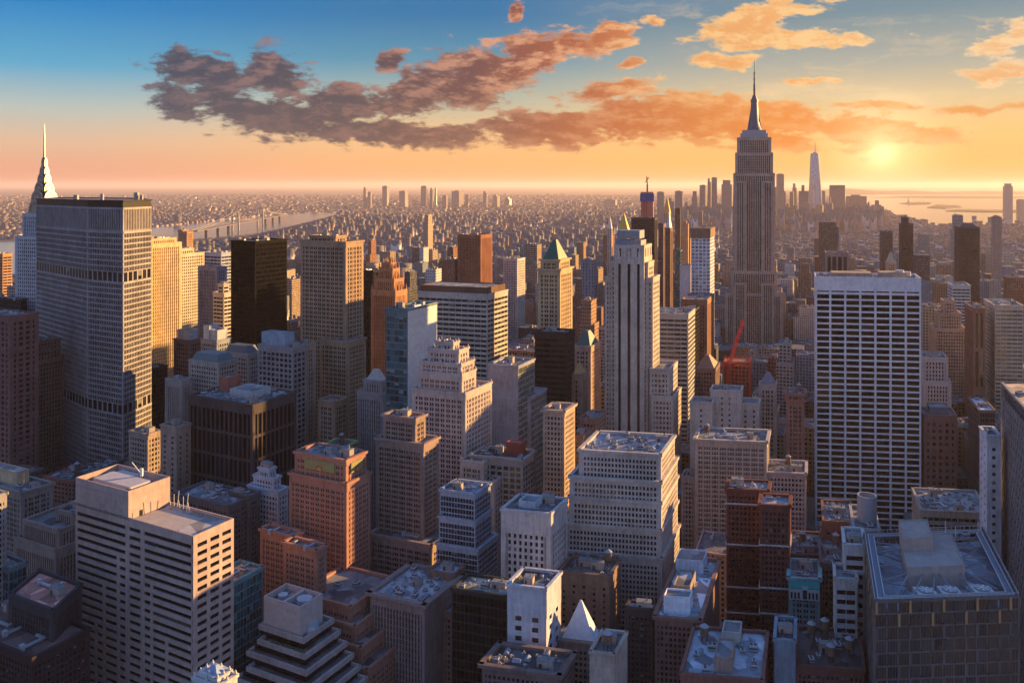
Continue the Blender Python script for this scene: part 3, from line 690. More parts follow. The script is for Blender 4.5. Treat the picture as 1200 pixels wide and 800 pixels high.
def striped_stone_tower():
    th = H('art_deco_tower', 'skyscraper', 'pale stone tower with three long black window stripes up its front', 'the black-striped stone tower',
      (720.3, 754, 760, 303, ), 606, 527, (.47, .39, .32), (7.0, 400, .70, .0, .6, .0, 2.6, 4),
      tiers=[(289, .0, .0, .02, .05)], wings=[], gl=GB, depth=24, units=0, huts=0, seed=3)
    org = tuple(th.location); wm = wall((.47, .39, .32)); wb, gb = MB(), MB(); bl = []
    for (xl, xc, xr, y, D, dep) in ((709.5, 764.5, 770, 327, 609.5, 22), (716, 759, 763, 309, 608.5, 18), (762, 784, 787, 434, 604, 30), (764, 788.5, 792, 466, 601, 30)):
        Q = footprint(xl, xc, xr, D, dep); facade(wb, gb, Q, 0, Zat(y, D), ST['punch']); parapet(wb, Q, Zat(y, D), 1.2, .5, 0, .8); bl.append((Q, 0, Zat(y, D)))
    wb.build('shoulder_wall', [wm, roofm()], th, org); gb.build('shoulder_glazing', glass(), th, org)
    z = Zat(289, 606); b = MB(); P = footprint(722, 751, 756, 612, 16)
    for q, z0, z1 in ((inset(P, .0, .0, 0, 0), z, z+4), (inset(P, .03, .06, .05, .05), z+5.2, z+11)): b.prism(q, z0, z1)
    for u in (.1, .35, .6, .9):
        for v in (.1, .9): p = bil(P, u, v); b.box(p, .8, .8, z+4, z+5.3)
    b.build('rooftop_plant', plain((.24, .25, .28)), th, org)
    b = MB()                                                          # carved finials where the stripes end
    for u in (.14, .5, .86):
        p = bil(footprint(720.3, 754, 760, 605.2, 5), u, 0); b.box(p, 1.6, .5, Zat(303, 606)-3, Zat(303, 606)+5, psi_s(750)); b.box(p, .8, .6, Zat(303, 606)+5, Zat(303, 606)+8, psi_s(750))
    b.build('ornament', wall((.52, .46, .41)), th, org)
    HEROES[-1]['blocks'] += bl
striped_stone_tower()

def ribbon_block():
    D = 325.0; P = footprint(88.5, 226.5, 274, D, None, 29, 29); org = (*bil(P, .5, .5), 0)
    th = empty('office_building', org, 'large beige office block with dark ribbon windows and sunlit flat roof', 'office building')
    z = Zat(631, D); wm = wall((.40, .30, .26), dirt=.5); rm = roofm((.30, .27, .25)); gm = glass((.008, .008, .010), .1, .05, (.08, .06, .05))
    zp = z+11.5
    L = math.hypot(P[1][0]-P[0][0], P[1][1]-P[0][1]); Dp = math.hypot(P[2][0]-P[1][0], P[2][1]-P[1][1])
    S = ((P[1][0]-P[0][0])/L, (P[1][1]-P[0][1])/L); A = ((P[2][0]-P[1][0])/Dp, (P[2][1]-P[1][1])/Dp)
    def ufr(px):                                             # metres along the front for a pixel column
        t = (px-600)/FOC; return (t*P[0][1]-P[0][0])/(S[0]-t*S[1])
    def vfr(px):
        t = (px-600)/FOC; return (t*P[1][1]-P[1][0])/(A[0]-t*A[1])
    FL_ = 3.38; nf = int((z-4)/FL_)
    core = inset(P, .8/L, .8/L, .8/Dp, .8/Dp); wb = MB(); wb.prism(core, 0, z-.3, 0, mt=1)
    def on(o0, d, nrm, u0, u1, z0, z1, dep, back, m=0, target=None):
        q = [(o0[0]+d[0]*u+nrm[0]*e, o0[1]+d[1]*u+nrm[1]*e) for u, e in ((u0, dep), (u1, dep), (u1, back), (u0, back))]
        (target or wb).hexa([(*p, z0) for p in q], [(*p, z1) for p in q], m, True)
    nS = (S[1], -S[0]); nA = (A[1], -A[0])
    up = ufr(150.5)
    panes = []
    piers_front = [(0, 1.0), (ufr(146.8), ufr(151.2)), (ufr(164.5), ufr(168.8)), (ufr(224), L)]
    extra = [(4, ufr(136.6), ufr(139.6)), (6, ufr(176), ufr(178.6)), (8, ufr(120), ufr(122.6)), (12, ufr(193.5), ufr(196.5)), (13, ufr(110.4), ufr(113)), (17, ufr(208), ufr(211))]
    zt0 = z-2.6
    for j in range(nf+1):
        zc = zt0-j*FL_                                        # top of the window band
        lo = zc-1.62
        on(P[0], S, nS, .0, L, max(0, zc-FL_), lo, 0, -.9)
        ps_ = sorted(piers_front+[(a, b) for f, a, b in extra if j >= f])
        for a, b in ps_: on(P[0], S, nS, a, b, lo-.02, zc+.02, -.01, -.9)
        for (a0, b0), (a1, b1) in zip(ps_, ps_[1:]): panes.append(((b0+a1)/2, a1-b0, lo, zc, 0, j))
        on(P[1], A, nA, -.0, Dp, max(0, zc-FL_), lo, -.004, -.9)
        cols = [(0, vfr(231.5)), (vfr(242.8), vfr(246.6)), (vfr(257), vfr(260.5)), (vfr(270.8), Dp)]
        for a, b in cols: on(P[1], A, nA, a, b, lo-.02, zc+.02, -.014, -.9)
        for (a0, b0), (a1, b1) in zip(cols, cols[1:]): panes.append(((b0+a1)/2, a1-b0, lo, zc, 1, j))
    on(P[0], S, nS, 0, L, zt0, z, 0, -.9); on(P[1], A, nA, 0, Dp, zt0, z, -.004, -.9)
    parapet(wb, P, z, 1.0, .6)
    # the left third rises as a blank plant storey
    Q = [P[0], (P[0][0]+S[0]*up, P[0][1]+S[1]*up), (P[3][0]+S[0]*up, P[3][1]+S[1]*up), P[3]]
    wb.build('wall', [wm, rm], th, org)
    pb = MB(); pb.prism(Q, z-.1, zp-3, 0, mt=1)
    for i in range(4):
        a, b_ = Q[i], Q[(i+1) % 4]; l = math.hypot(b_[0]-a[0], b_[1]-a[1]); d = ((b_[0]-a[0])/l, (b_[1]-a[1])/l)
        on(a, d, (d[1], -d[0]), .01*i, l-.5, zp-3.2, zp, .005*i, -.5, 0, pb)
    for k in range(1, 8): on(P[0], S, nS, .02, up-.02, z+k*1.35, z+k*1.35+.07, .05, 0, 0, pb)
    pb.build('penthouse', [wm, roofm((.34, .31, .30))], th, org)
    b = MB(); q = bil(Q, .5, .62); b.prism(inset(Q, .16, .14, .22, .30), zp-3, zp-.6, 0)
    b.prism(inset(Q, .16, .5, .72, .08), zp-3, zp-1.2, 0); b.build('rooftop_platform', plain((.46, .42, .40)), th, org)
    me = pane_mesh(gm); order = sorted(panes, key=lambda p: (p[5], p[4])); rest = MB()
    for i, (u, w, lo, zc, side, j) in enumerate(order):
        o0, d, nrm = (P[0], S, nS) if side == 0 else (P[1], A, nA)
        c = (o0[0]+d[0]*u-nrm[0]*.55, o0[1]+d[1]*u-nrm[1]*.55)
        if i < 100: link(me, 'window', th, (c[0]-org[0], c[1]-org[1], (lo+zc)/2), atan2(d[1], d[0]), (w, 1, zc-lo))
        else: rest.box(c, w, .06, lo, zc, -atan2(d[1], d[0]))
    rest.build('windows', gm, th, org)['kind'] = 'stuff'
    W_ = [ (Q[1][0]+nA[0]*.2+A[0]*Dp*v, Q[1][1]+nA[1]*.2+A[1]*Dp*v) for v in (.3, .55)]
    b = MB(); b.box(W_[0], 1.0, .3, z, z+2.2, -atan2(A[1], A[0])); b.build('door', plain((.05, .04, .04)), th, org)
    R2 = [Q[1], P[1], P[2], Q[2]]
    b = MB(); b.poly([(*p, z-.28) for p in inset(R2, .1, .34, .12, .2)]); b.build('pale_roof_patch', plain((.42, .36, .31), .9), th, org)  # paler rectangle over part of the lower roof
    b = MB()
    for k in range(7):
        p = bil(R2, .08+.05*k, .90); b.bar((*p, z), (p[0]+.8*(k % 3-1), p[1], z+4+k % 3*1.6), .09)
    b.build('antenna', plain((.6, .58, .55)), th, org)
    p = bil(Q, .62, .8); b = MB(); b.bar((*p, zp), (p[0]-5, p[1]+2, zp+4.5), .12); b.bar((*p, zp-1), (*p, zp+2.5), .5); b.build('window_cleaning_crane', plain((.7, .68, .65)), th, org)
    clutter(th, org, Q, zp-3, 5, 6, 0, 0)
    reg(th, 'the beige ribbon-window block', [(P, 0, z), (Q, z, zp)], D, 830)
ribbon_block()

def white_grid_slab():
    D = 640.0; P = footprint(955.5, 1079.5, None, D, 34, 8, 18); org = (*bil(P, .5, .5), 0)
    th = empty('office_tower', org, 'tall white travertine slab with a regular grid of wide black windows', 'skyscraper')
    z = Zat(326.5, D); wm = wall((.66, .62, .61), dirt=.4); gm = glass((.003, .003, .004), .06, .03, (.04, .04, .04), 1.35)
    L = math.hypot(P[1][0]-P[0][0], P[1][1]-P[0][1]); FLH = 7.15/1000*D; nb = 7
    wb, gb = MB(), MB(); gb.prism(inset(P, .01, .01, .02, .02), 0, z-.4, 0, top=False, ubay=L/nb, ufl=FLH); panes = []
    wtop = Zat(344.5, D)
    for i in range(4):
        a, b = P[i], P[(i+1) % 4]; l = math.hypot(b[0]-a[0], b[1]-a[1]); d = ((b[0]-a[0])/l, (b[1]-a[1])/l); o = (d[1], -d[0]); n = max(2, round(l/(L/nb))); bw = l/n
        def strip(u0, u1, q0, q1, dep, bk=-.9):
            c = [(a[0]+d[0]*u+o[0]*e, a[1]+d[1]*u+o[1]*e) for u, e in ((u0, dep), (u1, dep), (u1, bk), (u0, bk))]
            wb.hexa([(*p, q0) for p in c], [(*p, q1) for p in c], 0, True)
        strip(0, l, wtop+1.4, z, .0); strip(0, l, wtop-1.4, wtop+.4, -.02)
        for k in range(n+1): strip(max(0, k*bw-.75-(.5 if k == n else 0)), min(l, k*bw+.75+(.5 if k == 0 else 0)), 0, wtop+1.5, .12 if 0 < k < n else .03)
        j = 0
        while True:
            zc = wtop-1.2-(j+.62)*FLH
            if zc < 3: break
            strip(0, l, zc-FLH*.15-1.2, zc+FLH*.15-1.2, -.015-.001*i)
            for k in range(n):
                panes.append((a[0]+d[0]*(k+.5)*bw-o[0]*.25, a[1]+d[1]*(k+.5)*bw-o[1]*.25, zc-1.2+FLH/2, atan2(d[1], d[0]), bw-1.6, FLH*.70, o))
            j += 1
    wb.poly([(*p, z-1.5) for p in inset(P, .005, .005, .01, .01)], 1); parapet(wb, P, z, .6, .7)
    wb.build('wall', [wm, roofm((.13, .12, .12))], th, org); gb.build('glazing', gm, th, org)
    put_windows(th, org, panes, gm, 618)
    b = MB(); b.prism(inset(P, .16, .45, .3, .2), z-1.5, z+2.6, 0); b.prism(inset(P, .62, .12, .25, .3), z-1.5, z+3.4, 0); b.build('penthouse', wall((.36, .26, .19)), th, org)
    b = MB(); b.cone(bil(P, .82, .4), 3, 3, z+3.4, z+5, 14); b.cone(bil(P, .9, .5), 2.4, 2.4, z, z+3.6, 14); b.build('cooling_drum', plain((.55, .55, .56), .4, .3), th, org)
    clutter(th, org, P, z-1.5, 11, 7, 0, 1, [(.36, .55, 14), (.75, .5, 12)])
    reg(th, 'the white grid slab', [(P, 0, z)], D, 618)
white_grid_slab()

def crystal_roof_block():
    z = Zat(703, 300.0); P = unproj([(1024.5, 704), (1194.5, 698), (1152, 618), (1012.5, 624)], z); org = (*bil(P, .5, .5), 0)
    th = empty('office_tower', org, 'stone and glass tower with open truss roof and three round fans', 'skyscraper')
    wm = wall((.30, .25, .21)); gold = plain((.48, .33, .18), .3, .5)
    gms = [glass((.020, .030, .034), .06, .0, ior=1.6, vary=.8)]
    core = MB(); L = [math.hypot(P[(i+1) % 4][0]-P[i][0], P[(i+1) % 4][1]-P[i][1]) for i in range(4)]
    zr = z-5.5; core.prism(inset(P, .01, .01, .01, .01), 0, zr, 0, mt=1); fr, gl, R = MB(), [], random.Random(4)
    fl = 4.6; panes = []
    gold_b = MB()
    for i in (0, 1, 3):
        a, b = P[i], P[(i+1) % 4]; l = L[i]; d = ((b[0]-a[0])/l, (b[1]-a[1])/l); o = (d[1], -d[0])
        def strip(mb, u0, u1, q0, q1, dep, bk=-.6):
            c = [(a[0]+d[0]*u+o[0]*e, a[1]+d[1]*u+o[1]*e) for u, e in ((u0, dep), (u1, dep), (u1, bk), (u0, bk))]
            mb.hexa([(*p, q0) for p in c], [(*p, q1) for p in c], 0, True)
        def fin(*a): f_ = MB(); strip(f_, *a); f_.build('gilded_fin', gold, th, org)
        n = round(l/4.2); bw = l/n; j = 0
        while z-j*fl-fl > 0:
            q1 = z-j*fl; q0 = q1-fl; wide = 2 if j % 3 == 0 else 1
            for k in range(n):
                off = (j*1) % 2
                if (k+off) % 3 == 0:
                    (fin(k*bw+.25, k*bw+1.1, q0+.05, q1-.05, .45) if j < 2 else strip(fr, k*bw+.2, k*bw+1.2, q0, q1, .2))
                elif j >= 2 and (k+j) % 2 == 0: strip(fr, k*bw+.1, k*bw+.7, q0, q1, .12)
                for mm in (.38, .62, .86): strip(fr, (k+mm)*bw-.06, (k+mm)*bw+.06, q0, q1, .09+.01*mm)
                panes.append((a[0]+d[0]*(k+.62)*bw+o[0]*.02, a[1]+d[1]*(k+.62)*bw+o[1]*.02, (q0+q1)/2, atan2(d[1], d[0]), bw*.84, fl*(.86 if j < 2 else .82), o))
            if j: strip(fr, 0, l, q1-.32, q1+.32, .10 if i else .104)
            j += 1
        strip(fr, 0, l, z-.7, z+.35, .3+.002*i)
        strip(fr, -.28, .5, 0, z, .16+.002*i)
    core.build('wall', [wm, roofm((.26, .30, .36))], th, org); fr.build('facade_frame', wall((.12, .11, .105)), th, org)
    gm = gms[0]; put_windows(th, org, panes, gm, 830)
    b = MB(); o_, i_ = inset(P, .005, .005, .005, .005), inset(P, .075, .075, .06, .06)      # window-washing rail around the edge
    for k in range(4):
        j = (k+1) % 4; b.hexa([(*o_[k], z-1.2), (*o_[j], z-1.2), (*i_[j], z-1.2), (*i_[k], z-1.2)], [(*o_[k], z-.6), (*o_[j], z-.6), (*i_[j], z-.6), (*i_[k], z-.6)], 0, True)
    b.build('roof_rail', plain((.16, .19, .24), .5, .3), th, org)
    b = MB()
    for k in range(4):
        j = (k+1) % 4
        for q in (inset(P, .03, .03, .026, .026), i_): b.bar((*q[k], z-.1), (*q[j], z-.1), .16)
        n = 26
        for t in range(n): p = [lerp(o_[k][m], o_[j][m], t/n) for m in (0, 1)]; b.bar((*p, z), (*p, z+1.1), .08)
        b.bar((*o_[k], z+1.1), (*o_[j], z+1.1), .07)
    b.build('railing', plain((.5, .5, .5), .4, .4), th, org)
    Q = inset(P, .27, .31, .30, .20); b = MB(); b.prism(Q, zr, z+3.0, 0); parapet(b, Q, z+3.0, .5, .3); b.build('penthouse', [wall((.36, .30, .27), dirt=.3), roofm((.45, .47, .5))], th, org)
    Q2 = inset(P, .27, .50, .56, .14); b = MB(); b.prism(Q2, z+2.9, z+7.5, 0); parapet(b, Q2, z+7.5, .5, .3); b.build('penthouse', [wall((.38, .30, .26), dirt=.3), roofm((.5, .52, .55))], th, org)
    for u in (.35, .52, .75):
        c = bil(P, u+.02, .12); b = MB(); b.box(c, 7.0, 6, zr, z-.4, .1, 0); f = b.build('fan_unit', plain((.5, .48, .46), .5), th, org)
        b = MB(); b.cone(c, 2.6, 2.6, z-.4, z+.1, 20, 0); b.build('fan_ring', plain((.25, .26, .28), .5), f, org)
        b = MB()
        for t in range(7):
            A_ = t*2*pi/7; q = [(c[0]+r_*cos(A_+w), c[1]+r_*sin(A_+w)) for r_, w in ((.5, -.3), (2.4, -.16), (2.4, .16), (.5, .3))]
            b.hexa([(*p, z+.1) for p in q], [(*p, z+.22) for p in q], 0)
        b.cone(c, .6, .5, z+.1, z+.5, 10); b.build('fan_blades', plain((.6, .58, .56), .5, .3), f, org)
    # roof trusses from the penthouse to the edge
    for (u0, v0, u1, v1) in ((.27, .75, .08, .86), (.27, .68, .08, .70), (.27, .45, .08, .5), (.27, .32, .08, .28), (.27, .3, .16, .08), (.38, .3, .28, .08), (.46, .3, .42, .07), (.50, .3, .58, .07),
                             (.66, .3, .70, .07), (.69, .32, .88, .12), (.69, .4, .92, .32), (.69, .52, .92, .55), (.69, .66, .92, .72), (.69, .78, .92, .88), (.5, .8, .52, .93), (.6, .8, .66, .93)):
        p, q = bil(P, u0, v0), bil(P, u1, v1); b = MB(); b.bar((*p, z+.6), (*q, z-.9), .22); b.bar((*p, zr+1.2), (*q, z-1.0), .2); b.build('truss', plain((.24, .24, .26), .5, .2), th, org)
    for (u, v, h) in ((.74, .88, 5), (.94, .93, 6), (.66, .9, 7)):
        p = bil(P, u, v); link(shared('pole', lambda: mesh_of((lambda m: (m.bar((0, 0, 0), (0, 0, 1), .1), m)[1])(MB()), 'aerial', plain((.7, .7, .7)))), 'aerial', th, (p[0]-org[0], p[1]-org[1], z-1), 0, (1, 1, h))
    clutter(th, org, inset(P, .6, .1, .82, .04), z-1, 3, 4, 0, 0)
    reg(th, 'the truss-roofed glass tower', [(P, 0, z)], 300, 830)
crystal_roof_block()

def diamond_lattice_tower():
    z = Zat(449, 430.0); Q = unproj([(1240, 520), (1440, 512), (1340, 446), (1175, 449)], z); P = Q; org = (*bil(P, .5, .5), 0)
    th = empty('office_tower', org, 'dark tower wrapped in a diagonal grey lattice, cut by the picture edge', 'skyscraper')
    b = MB(); b.prism(inset(P, .01, .01, .01, .01), 0, z-.3, 0, top=False, ubay=2.4, ufl=3.9); b.build('glazing', glass((.012, .013, .017), .12, .04), th, org)
    b = MB(); b.poly([(*p, z-.3) for p in P]); b.build('roof', roofm((.5, .36, .26)), th, org)
    b = MB()
    for i in (0, 3):
        a, c = np.array(P[i]), np.array(P[(i+1) % 4]); l = np.linalg.norm(c-a); d = (c-a)/l; o = np.array((d[1], -d[0]))
        def pt(u, zz): q = a+d*u+o*.15; return (q[0], q[1], zz)
        s = 5.4; H_ = 9.6; n = int(l/s); m = int(z/H_)
        for k in range(-m-1, n+1):
            for sg in (1, -1):
                u0, z0, u1, z1 = (k*s, 0, k*s+m*s, m*H_) if sg == 1 else (k*s+m*s, 0, k*s, m*H_)
                # clip to the face
                ta, tb = sorted(((0-u0)/(u1-u0), (l-u0)/(u1-u0))); t0, t1 = max(0, ta), min(1, tb)
                if t1-t0 < .01: continue
                b.bar(pt(u0+(u1-u0)*t0, z0+(z1-z0)*t0), pt(u0+(u1-u0)*t1, z0+(z1-z0)*t1), .42)
        for q in (0, l): b.bar(pt(q, 0), pt(q, z), .5)
        b.bar(pt(0, z), pt(l, z), .6)
    b.build('lattice', wall((.27, .24, .23)), th, org)
    clutter(th, org, P, z-.3, 9, 6, 0, 1)
    reg(th, 'the diamond-lattice tower', [(P, 0, z)], 340, 830)
diamond_lattice_tower()

def terraced_block():
    D = 338.0; P = footprint(309, 352, 378, D, None, 28, 28); org = (*bil(P, .5, .5), 0); zt = Zat(711, D)
    th = empty('terraced_office_block', org, 'brown stepped block of planted terraces under a blank tan plant box', 'office building')
    wm = wall((.33, .27, .25)); dk = glass((.01, .01, .012), .15, .1)
    W0 = math.hypot(P[1][0]-P[0][0], P[1][1]-P[0][1]); D0 = math.hypot(P[2][0]-P[1][0], P[2][1]-P[1][1])
    b = MB(); z0 = zt-11.5; b.prism(P, z0-1, zt-2.5, 0, mt=1)
    for k in range(4):
        a, c = P[k], P[(k+1) % 4]; l = math.hypot(c[0]-a[0], c[1]-a[1]); d = ((c[0]-a[0])/l, (c[1]-a[1])/l); q = [(a[0]+d[0]*u+d[1]*e, a[1]+d[1]*u-d[0]*e) for u, e in ((0, .002*k), (l-.5, .002*k), (l-.5, -.6), (0, -.6))]
        b.hexa([(*p, zt-2.7) for p in q], [(*p, zt) for p in q], 0, True)
    q = inset(P, .48, .46, .03, .03); b.prism(q, zt-2.6, zt-.3, 0)
    b.build('plant_box', [wall((.42, .35, .32), dirt=.15), roofm((.14, .14, .15))], th, org)
    b = MB(); c = bil(P, .75, .6); b.cone(c, 3.2, 3.2, zt-2.5, zt-.8, 16); c = bil(P, .22, .5); b.cone(c, 2, 2, zt-2.5, zt-1, 16); b.build('fan', plain((.42, .44, .48), .5, .3), th, org)
    wb, gb, pb = MB(), MB(), MB(); blocks = [(P, z0, zt)]
    for k in range(12):
        gx, gy = 3.0+k*3.4, 1.5+k*3.1
        T = inset(P, -.05-.012*k, -gx/W0, -gy/D0, -.25); z1 = z0-k*3.9; zb = z1-3.9 if k < 11 else 0
        gb.prism(inset(T, .02, .02, .02, .02), zb, z1-1.3, 0, ubay=2.2, ufl=3.9)
        if k % 2 == 1: T = inset(T, .10, 0, 0, 0)
        parapet(wb, T, z1-1.35, 1.9, .7, 0, .3); wb.poly([(*p, z1-.55) for p in T], 1); wb.poly([(*p, z1-1.4) for p in T[::-1]], 0)
        if k % 3 == 1:
            for u in (.35, .6, .85): c = bil(T, u, .03+.02); pb.box(c, 5, 1.6, z1-.5, z1+.7, rad(28))
        blocks.append((T, 0, z1))
    wb.build('wall', [wm, roofm((.12, .11, .11))], th, org); gb.build('glazing', dk, th, org); pb.build('planter_hedge', plain((.05, .08, .04), .9), th, org)
    c = bil(inset(P, -.05, -3/W0, -1.5/D0, -.25), .86, .45); b = MB(); b.cone(c, 3.4, 3.0, z0-.5, z0+2.2, 14); b.build('cooling_drum', plain((.35, .42, .45), .4, .3), th, org)
    reg(th, 'the stepped terrace block', blocks[:6], D-12, 830)
terraced_block()
# ---------------------------------------------------------------- the other buildings one can tell apart
SK, AP, OF = 'skyscraper', 'apartment block', 'office building'
# ---- left
H('brick_tower', SK, 'dark red tower with one tan pier at the left picture edge', 'the dark red edge tower', (-30, 12, 14, 372), 600, 525, (.20, .10, .08), (5.2, 3.7, .42, .4, .5, .4, 2.5, 3), depth=20)
H('brick_tower', SK, 'shaded brown setback tower with sunlit top beside the bent grey slab', 'the sunlit-topped brown tower', (10, 36, 46, 425), 640, 520, BROWN, 'punch', tiers=[(412, .3, .0, .1, .1), (402, .6, .0, .1, .1)], depth=26)
H('glass_tower', SK, 'near-black glass tower between the left edge and the white spired tower', 'the black tower at far left', (-12, 24, 29, 352), 780, 430, (.04, .05, .05), 'glassg', gl=GB)
H('apartment_tower', AP, 'sunlit orange apartment tower by the river at the far left', 'the orange river tower', (-24, 3, 14, 298), 1150, 330, (.46, .25, .14), 'ribbon')
H('loft_building', OF, 'tan loft building with long sunlit penthouse at left edge', 'the penthouse loft at left edge', (-45, 25, 61, 578), 460, 640, (.26, .21, .18), 'pair', ph=[(.2, .75, .35, .75, 7, (.5, .36, .22))], cornice=.6, units=4, tank=1, ps=28, pa=34)
H('setback_building', OF, 'rounded brown building with two set-back flat terraces beside the beige ribbon-window block', 'the terraced brown building', (19, 66, 112, 645), 405, 690, (.24, .18, .15), 'rib', tiers=[(622, .10, .03, .06, .06), (603, .55, .06, .3, .1)], roof=(.14, .12, .12), units=5, depth=34)
H('stone_building', OF, 'pale narrow building sliced by the left picture edge', 'the sliced pale building', (-60, -12, 7, 585), 335, 700, (.25, .23, .22), 'punch')
H('glass_building', OF, 'low teal glass block under the left picture edge', 'the low teal block', (-40, 10, 31, 668), 338, 700, (.12, .16, .17), 'glassg', gl=GT, roof=(.2, .2, .2))
H('dark_block', OF, 'dark block with pinkish worn roof left of the beige ribbon-window block', 'the pink-roofed dark block', (12, 62, 96, 716), 312, 800, (.05, .05, .055), 'vert', gl=GB, roof=(.62, .24, .18), units=2, depth=20, pa=0)  # one pinkish base colour covers the whole roof
H('dark_block', OF, 'low brown-roofed block in the bottom left corner', 'the corner brown block', (-60, 38, 66, 772), 300, 800, (.04, .03, .03), 'punch', roof=(.16, .09, .08), units=3, depth=22)
H('gothic_tower', SK, 'small white gothic tower top rising before the beige ribbon-window block', 'the white gothic top', (228, 256, 268, 806), 262, 830, (.50, .47, .45), 'vert', tiers=[(797, .15, .15, .15, .15)], pyr=(3, (.25, .33, .45), .4, .2), depth=7, pinn=2.2)
H('glass_building', OF, 'dark teal glass block behind the beige ribbon-window block', 'the dark teal block', (236, 262, 307, 690), 346, 830, (.10, .20, .21), 'glassg', gl=glass((.02, .08, .09), .1, .15, (.10, .2, .2), 1.7), roof=(.40, .30, .24), units=2, huts=0)
H('stone_tower', SK, 'broad gold sunlit tower with arched top just right of the bent grey slab', 'the gold sunlit tower', (150, 176, 212, 287), 830, 430, (.55, .40, .22), 'vert', tiers=[(281, .1, .1, .1, .1)], gl=GW)
H('apartment_tower', AP, 'pale yellow sunlit slab behind the gold tower', 'the pale yellow slab', (194, 206, 239, 299), 960, 360, (.56, .46, .32), 'punch', tiers=[(293, .1, .2, .1, .3)])
H('apartment_tower', AP, 'blue-grey tower with small orange side left of the black slab tower', 'the blue-grey tower', (233, 254, 265, 314), 900, 358, (.18, .19, .24), 'vert')
H('apartment_tower', AP, 'white banded apartment tower with sunlit side touching the black slab tower', 'the white banded tower', (250, 262, 271, 344), 830, 400, (.50, .42, .36), 'ribbon', tiers=[(334, .4, .1, .1, .2)])
H('apartment_tower', AP, 'bluish tower with pale roof just above the white banded tower', 'the bluish pale-roofed tower', (238, 259, 272, 297), 1010, 316, (.34, .36, .42), 'ribbon')
H('apartment_tower', AP, 'orange twin-topped tower beyond the pale yellow slab', 'the twin-topped orange tower', (209, 219, 226, 272), 1500, 292, (.46, .26, .15), 'punch', tiers=[(270, .0, .5, 0, 0)])
H('glass_tower', SK, 'matte black slab tower with two plain faces and no setbacks', 'the black slab tower', (271, 299, 336, 284), 720, 408, (.005, .005, .006), (1.6, 3.8, .2, .2, .2, .15, .8, 1), gl=glass((.003, .003, .004), .05, .0, ior=1.2), rough=.9, units=3)
H('brick_tower', SK, 'tall brown tower with dense windows and bright golden right side', 'the tall brown gold-sided tower', (353, 405, 425, 285), 640, 470, (.34, .23, .15), 'pair', tiers=[(278, .12, .3, .2, .2)], wings=[(376, 408, 428, 402, 628), (374, 392, 405, 472, 590, 14)], units=2, cornice=.4, win=True)
H('glass_tower', SK, 'narrow black slab right of the tall brown tower', 'the narrow black slab', (417, 437, 441, 318), 810, 430, (.02, .02, .024), 'glassg', gl=GB, depth=25)
H('art_deco_tower', SK, 'stepped orange tower with spiky pinnacled crown', 'the spiky orange tower', (436, 463, 476, 342), 770, 440, (.40, .20, .11), 'rib', tiers=[(328, .10, .10, .1, .1), (316, .22, .22, .22, .22), (309, .34, .34, .3, .3)], pinn=6, units=0, huts=0)
H('glass_tower', SK, 'teal glass tower with smooth white sunlit right side', 'the teal and white tower', (452, 478, 512, 364), 540, 500, (.10, .16, .17), (3.4, 4.2, .06, .22, .1, .12, .8, 4), gl=glass((.035, .09, .10), .07, .12, (.2, .3, .3), 1.8), faces=(0,), roof=(.16, .15, .15), units=3, ps=24)
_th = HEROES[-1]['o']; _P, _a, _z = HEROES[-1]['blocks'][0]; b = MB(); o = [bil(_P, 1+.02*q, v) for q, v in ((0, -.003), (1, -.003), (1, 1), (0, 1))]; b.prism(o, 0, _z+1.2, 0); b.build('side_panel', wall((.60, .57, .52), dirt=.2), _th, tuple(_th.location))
H('office_tower', SK, 'wide banded office tower with dark brown roof band and striped sunlit side', 'the wide banded tower', (490, 571, 597, 346), 650, 520, (.42, .38, .33), 'ribbon', ph=[(.02, .98, .04, .96, 5, (.14, .08, .05))], units=4, roof=(.3, .27, .24))
H('brick_tower', SK, 'dark red-brown tower with vertical piers above the wide banded tower', 'the red-brown pier tower', (537, 563, 576, 276), 1180, 338, (.26, .11, .07), 'rib', units=2)
H('apartment_block', AP, 'small white gridded block with golden side, right of the red-brown pier tower', 'the small white gridded block', (590, 606, 615, 304), 1230, 345, (.52, .46, .40), 'punch')
H('stone_tower', SK, 'ornate tan tower under a green pyramid roof', 'the green pyramid tower', (631, 656, 670, 317), 655, 392, (.46, .33, .20), 'pair', tiers=[(306, .08, .08, .08, .08)], pyr=(16, (.04, .12, .085), .42, .0), cornice=1.0)
H('glass_tower', SK, 'black slab below the green pyramid tower with striped sunlit side', 'the black slab under the green pyramid', (627, 664, 673, 391), 592, 478, (.03, .027, .026), 'ribbon', gl=GB, units=5, win=False)
# ---- centre
H('art_deco_tower', SK, 'pale stepped tower with scalloped stone crown', 'the scalloped-crown tower', (491, 541, 557, 440), 470, 565, (.44, .36, .32), 'pair', tiers=[(428, .03, .03, .03, .03), (412, .17, .12, .15, .15), (403, .3, .3, .3, .3)], pinn=2.6, wings=[(484, 545, 560, 462, 468, 30), (540, 566, 577, 543, 456), (552, 579, 589, 566, 452)], units=1, huts=0, win=True)
H('office_building', OF, 'blank grey-sided building with dark green glass end beside the scalloped-crown tower', 'the blank grey building', (572, 607, 626, 430), 520, 530, (.27, .27, .29), 'glassg', faces=(1, 2, 3), wings=[(600, 622, 640, 466, 532), ], gl=glass((.05, .06, .03), .1, .25, (.22, .20, .07), 1.8), units=4, huts=1)
H('office_building', OF, 'squat building with black flat roof and small red penthouse', 'the black-roofed squat building', (552, 612, 627, 540), 455, 585, (.30, .26, .24), 'bigwin', ph=[(.55, .85, .55, .85, 6, (.30, .07, .05))], roof=(.035, .035, .04), units=3, cornice=.5)
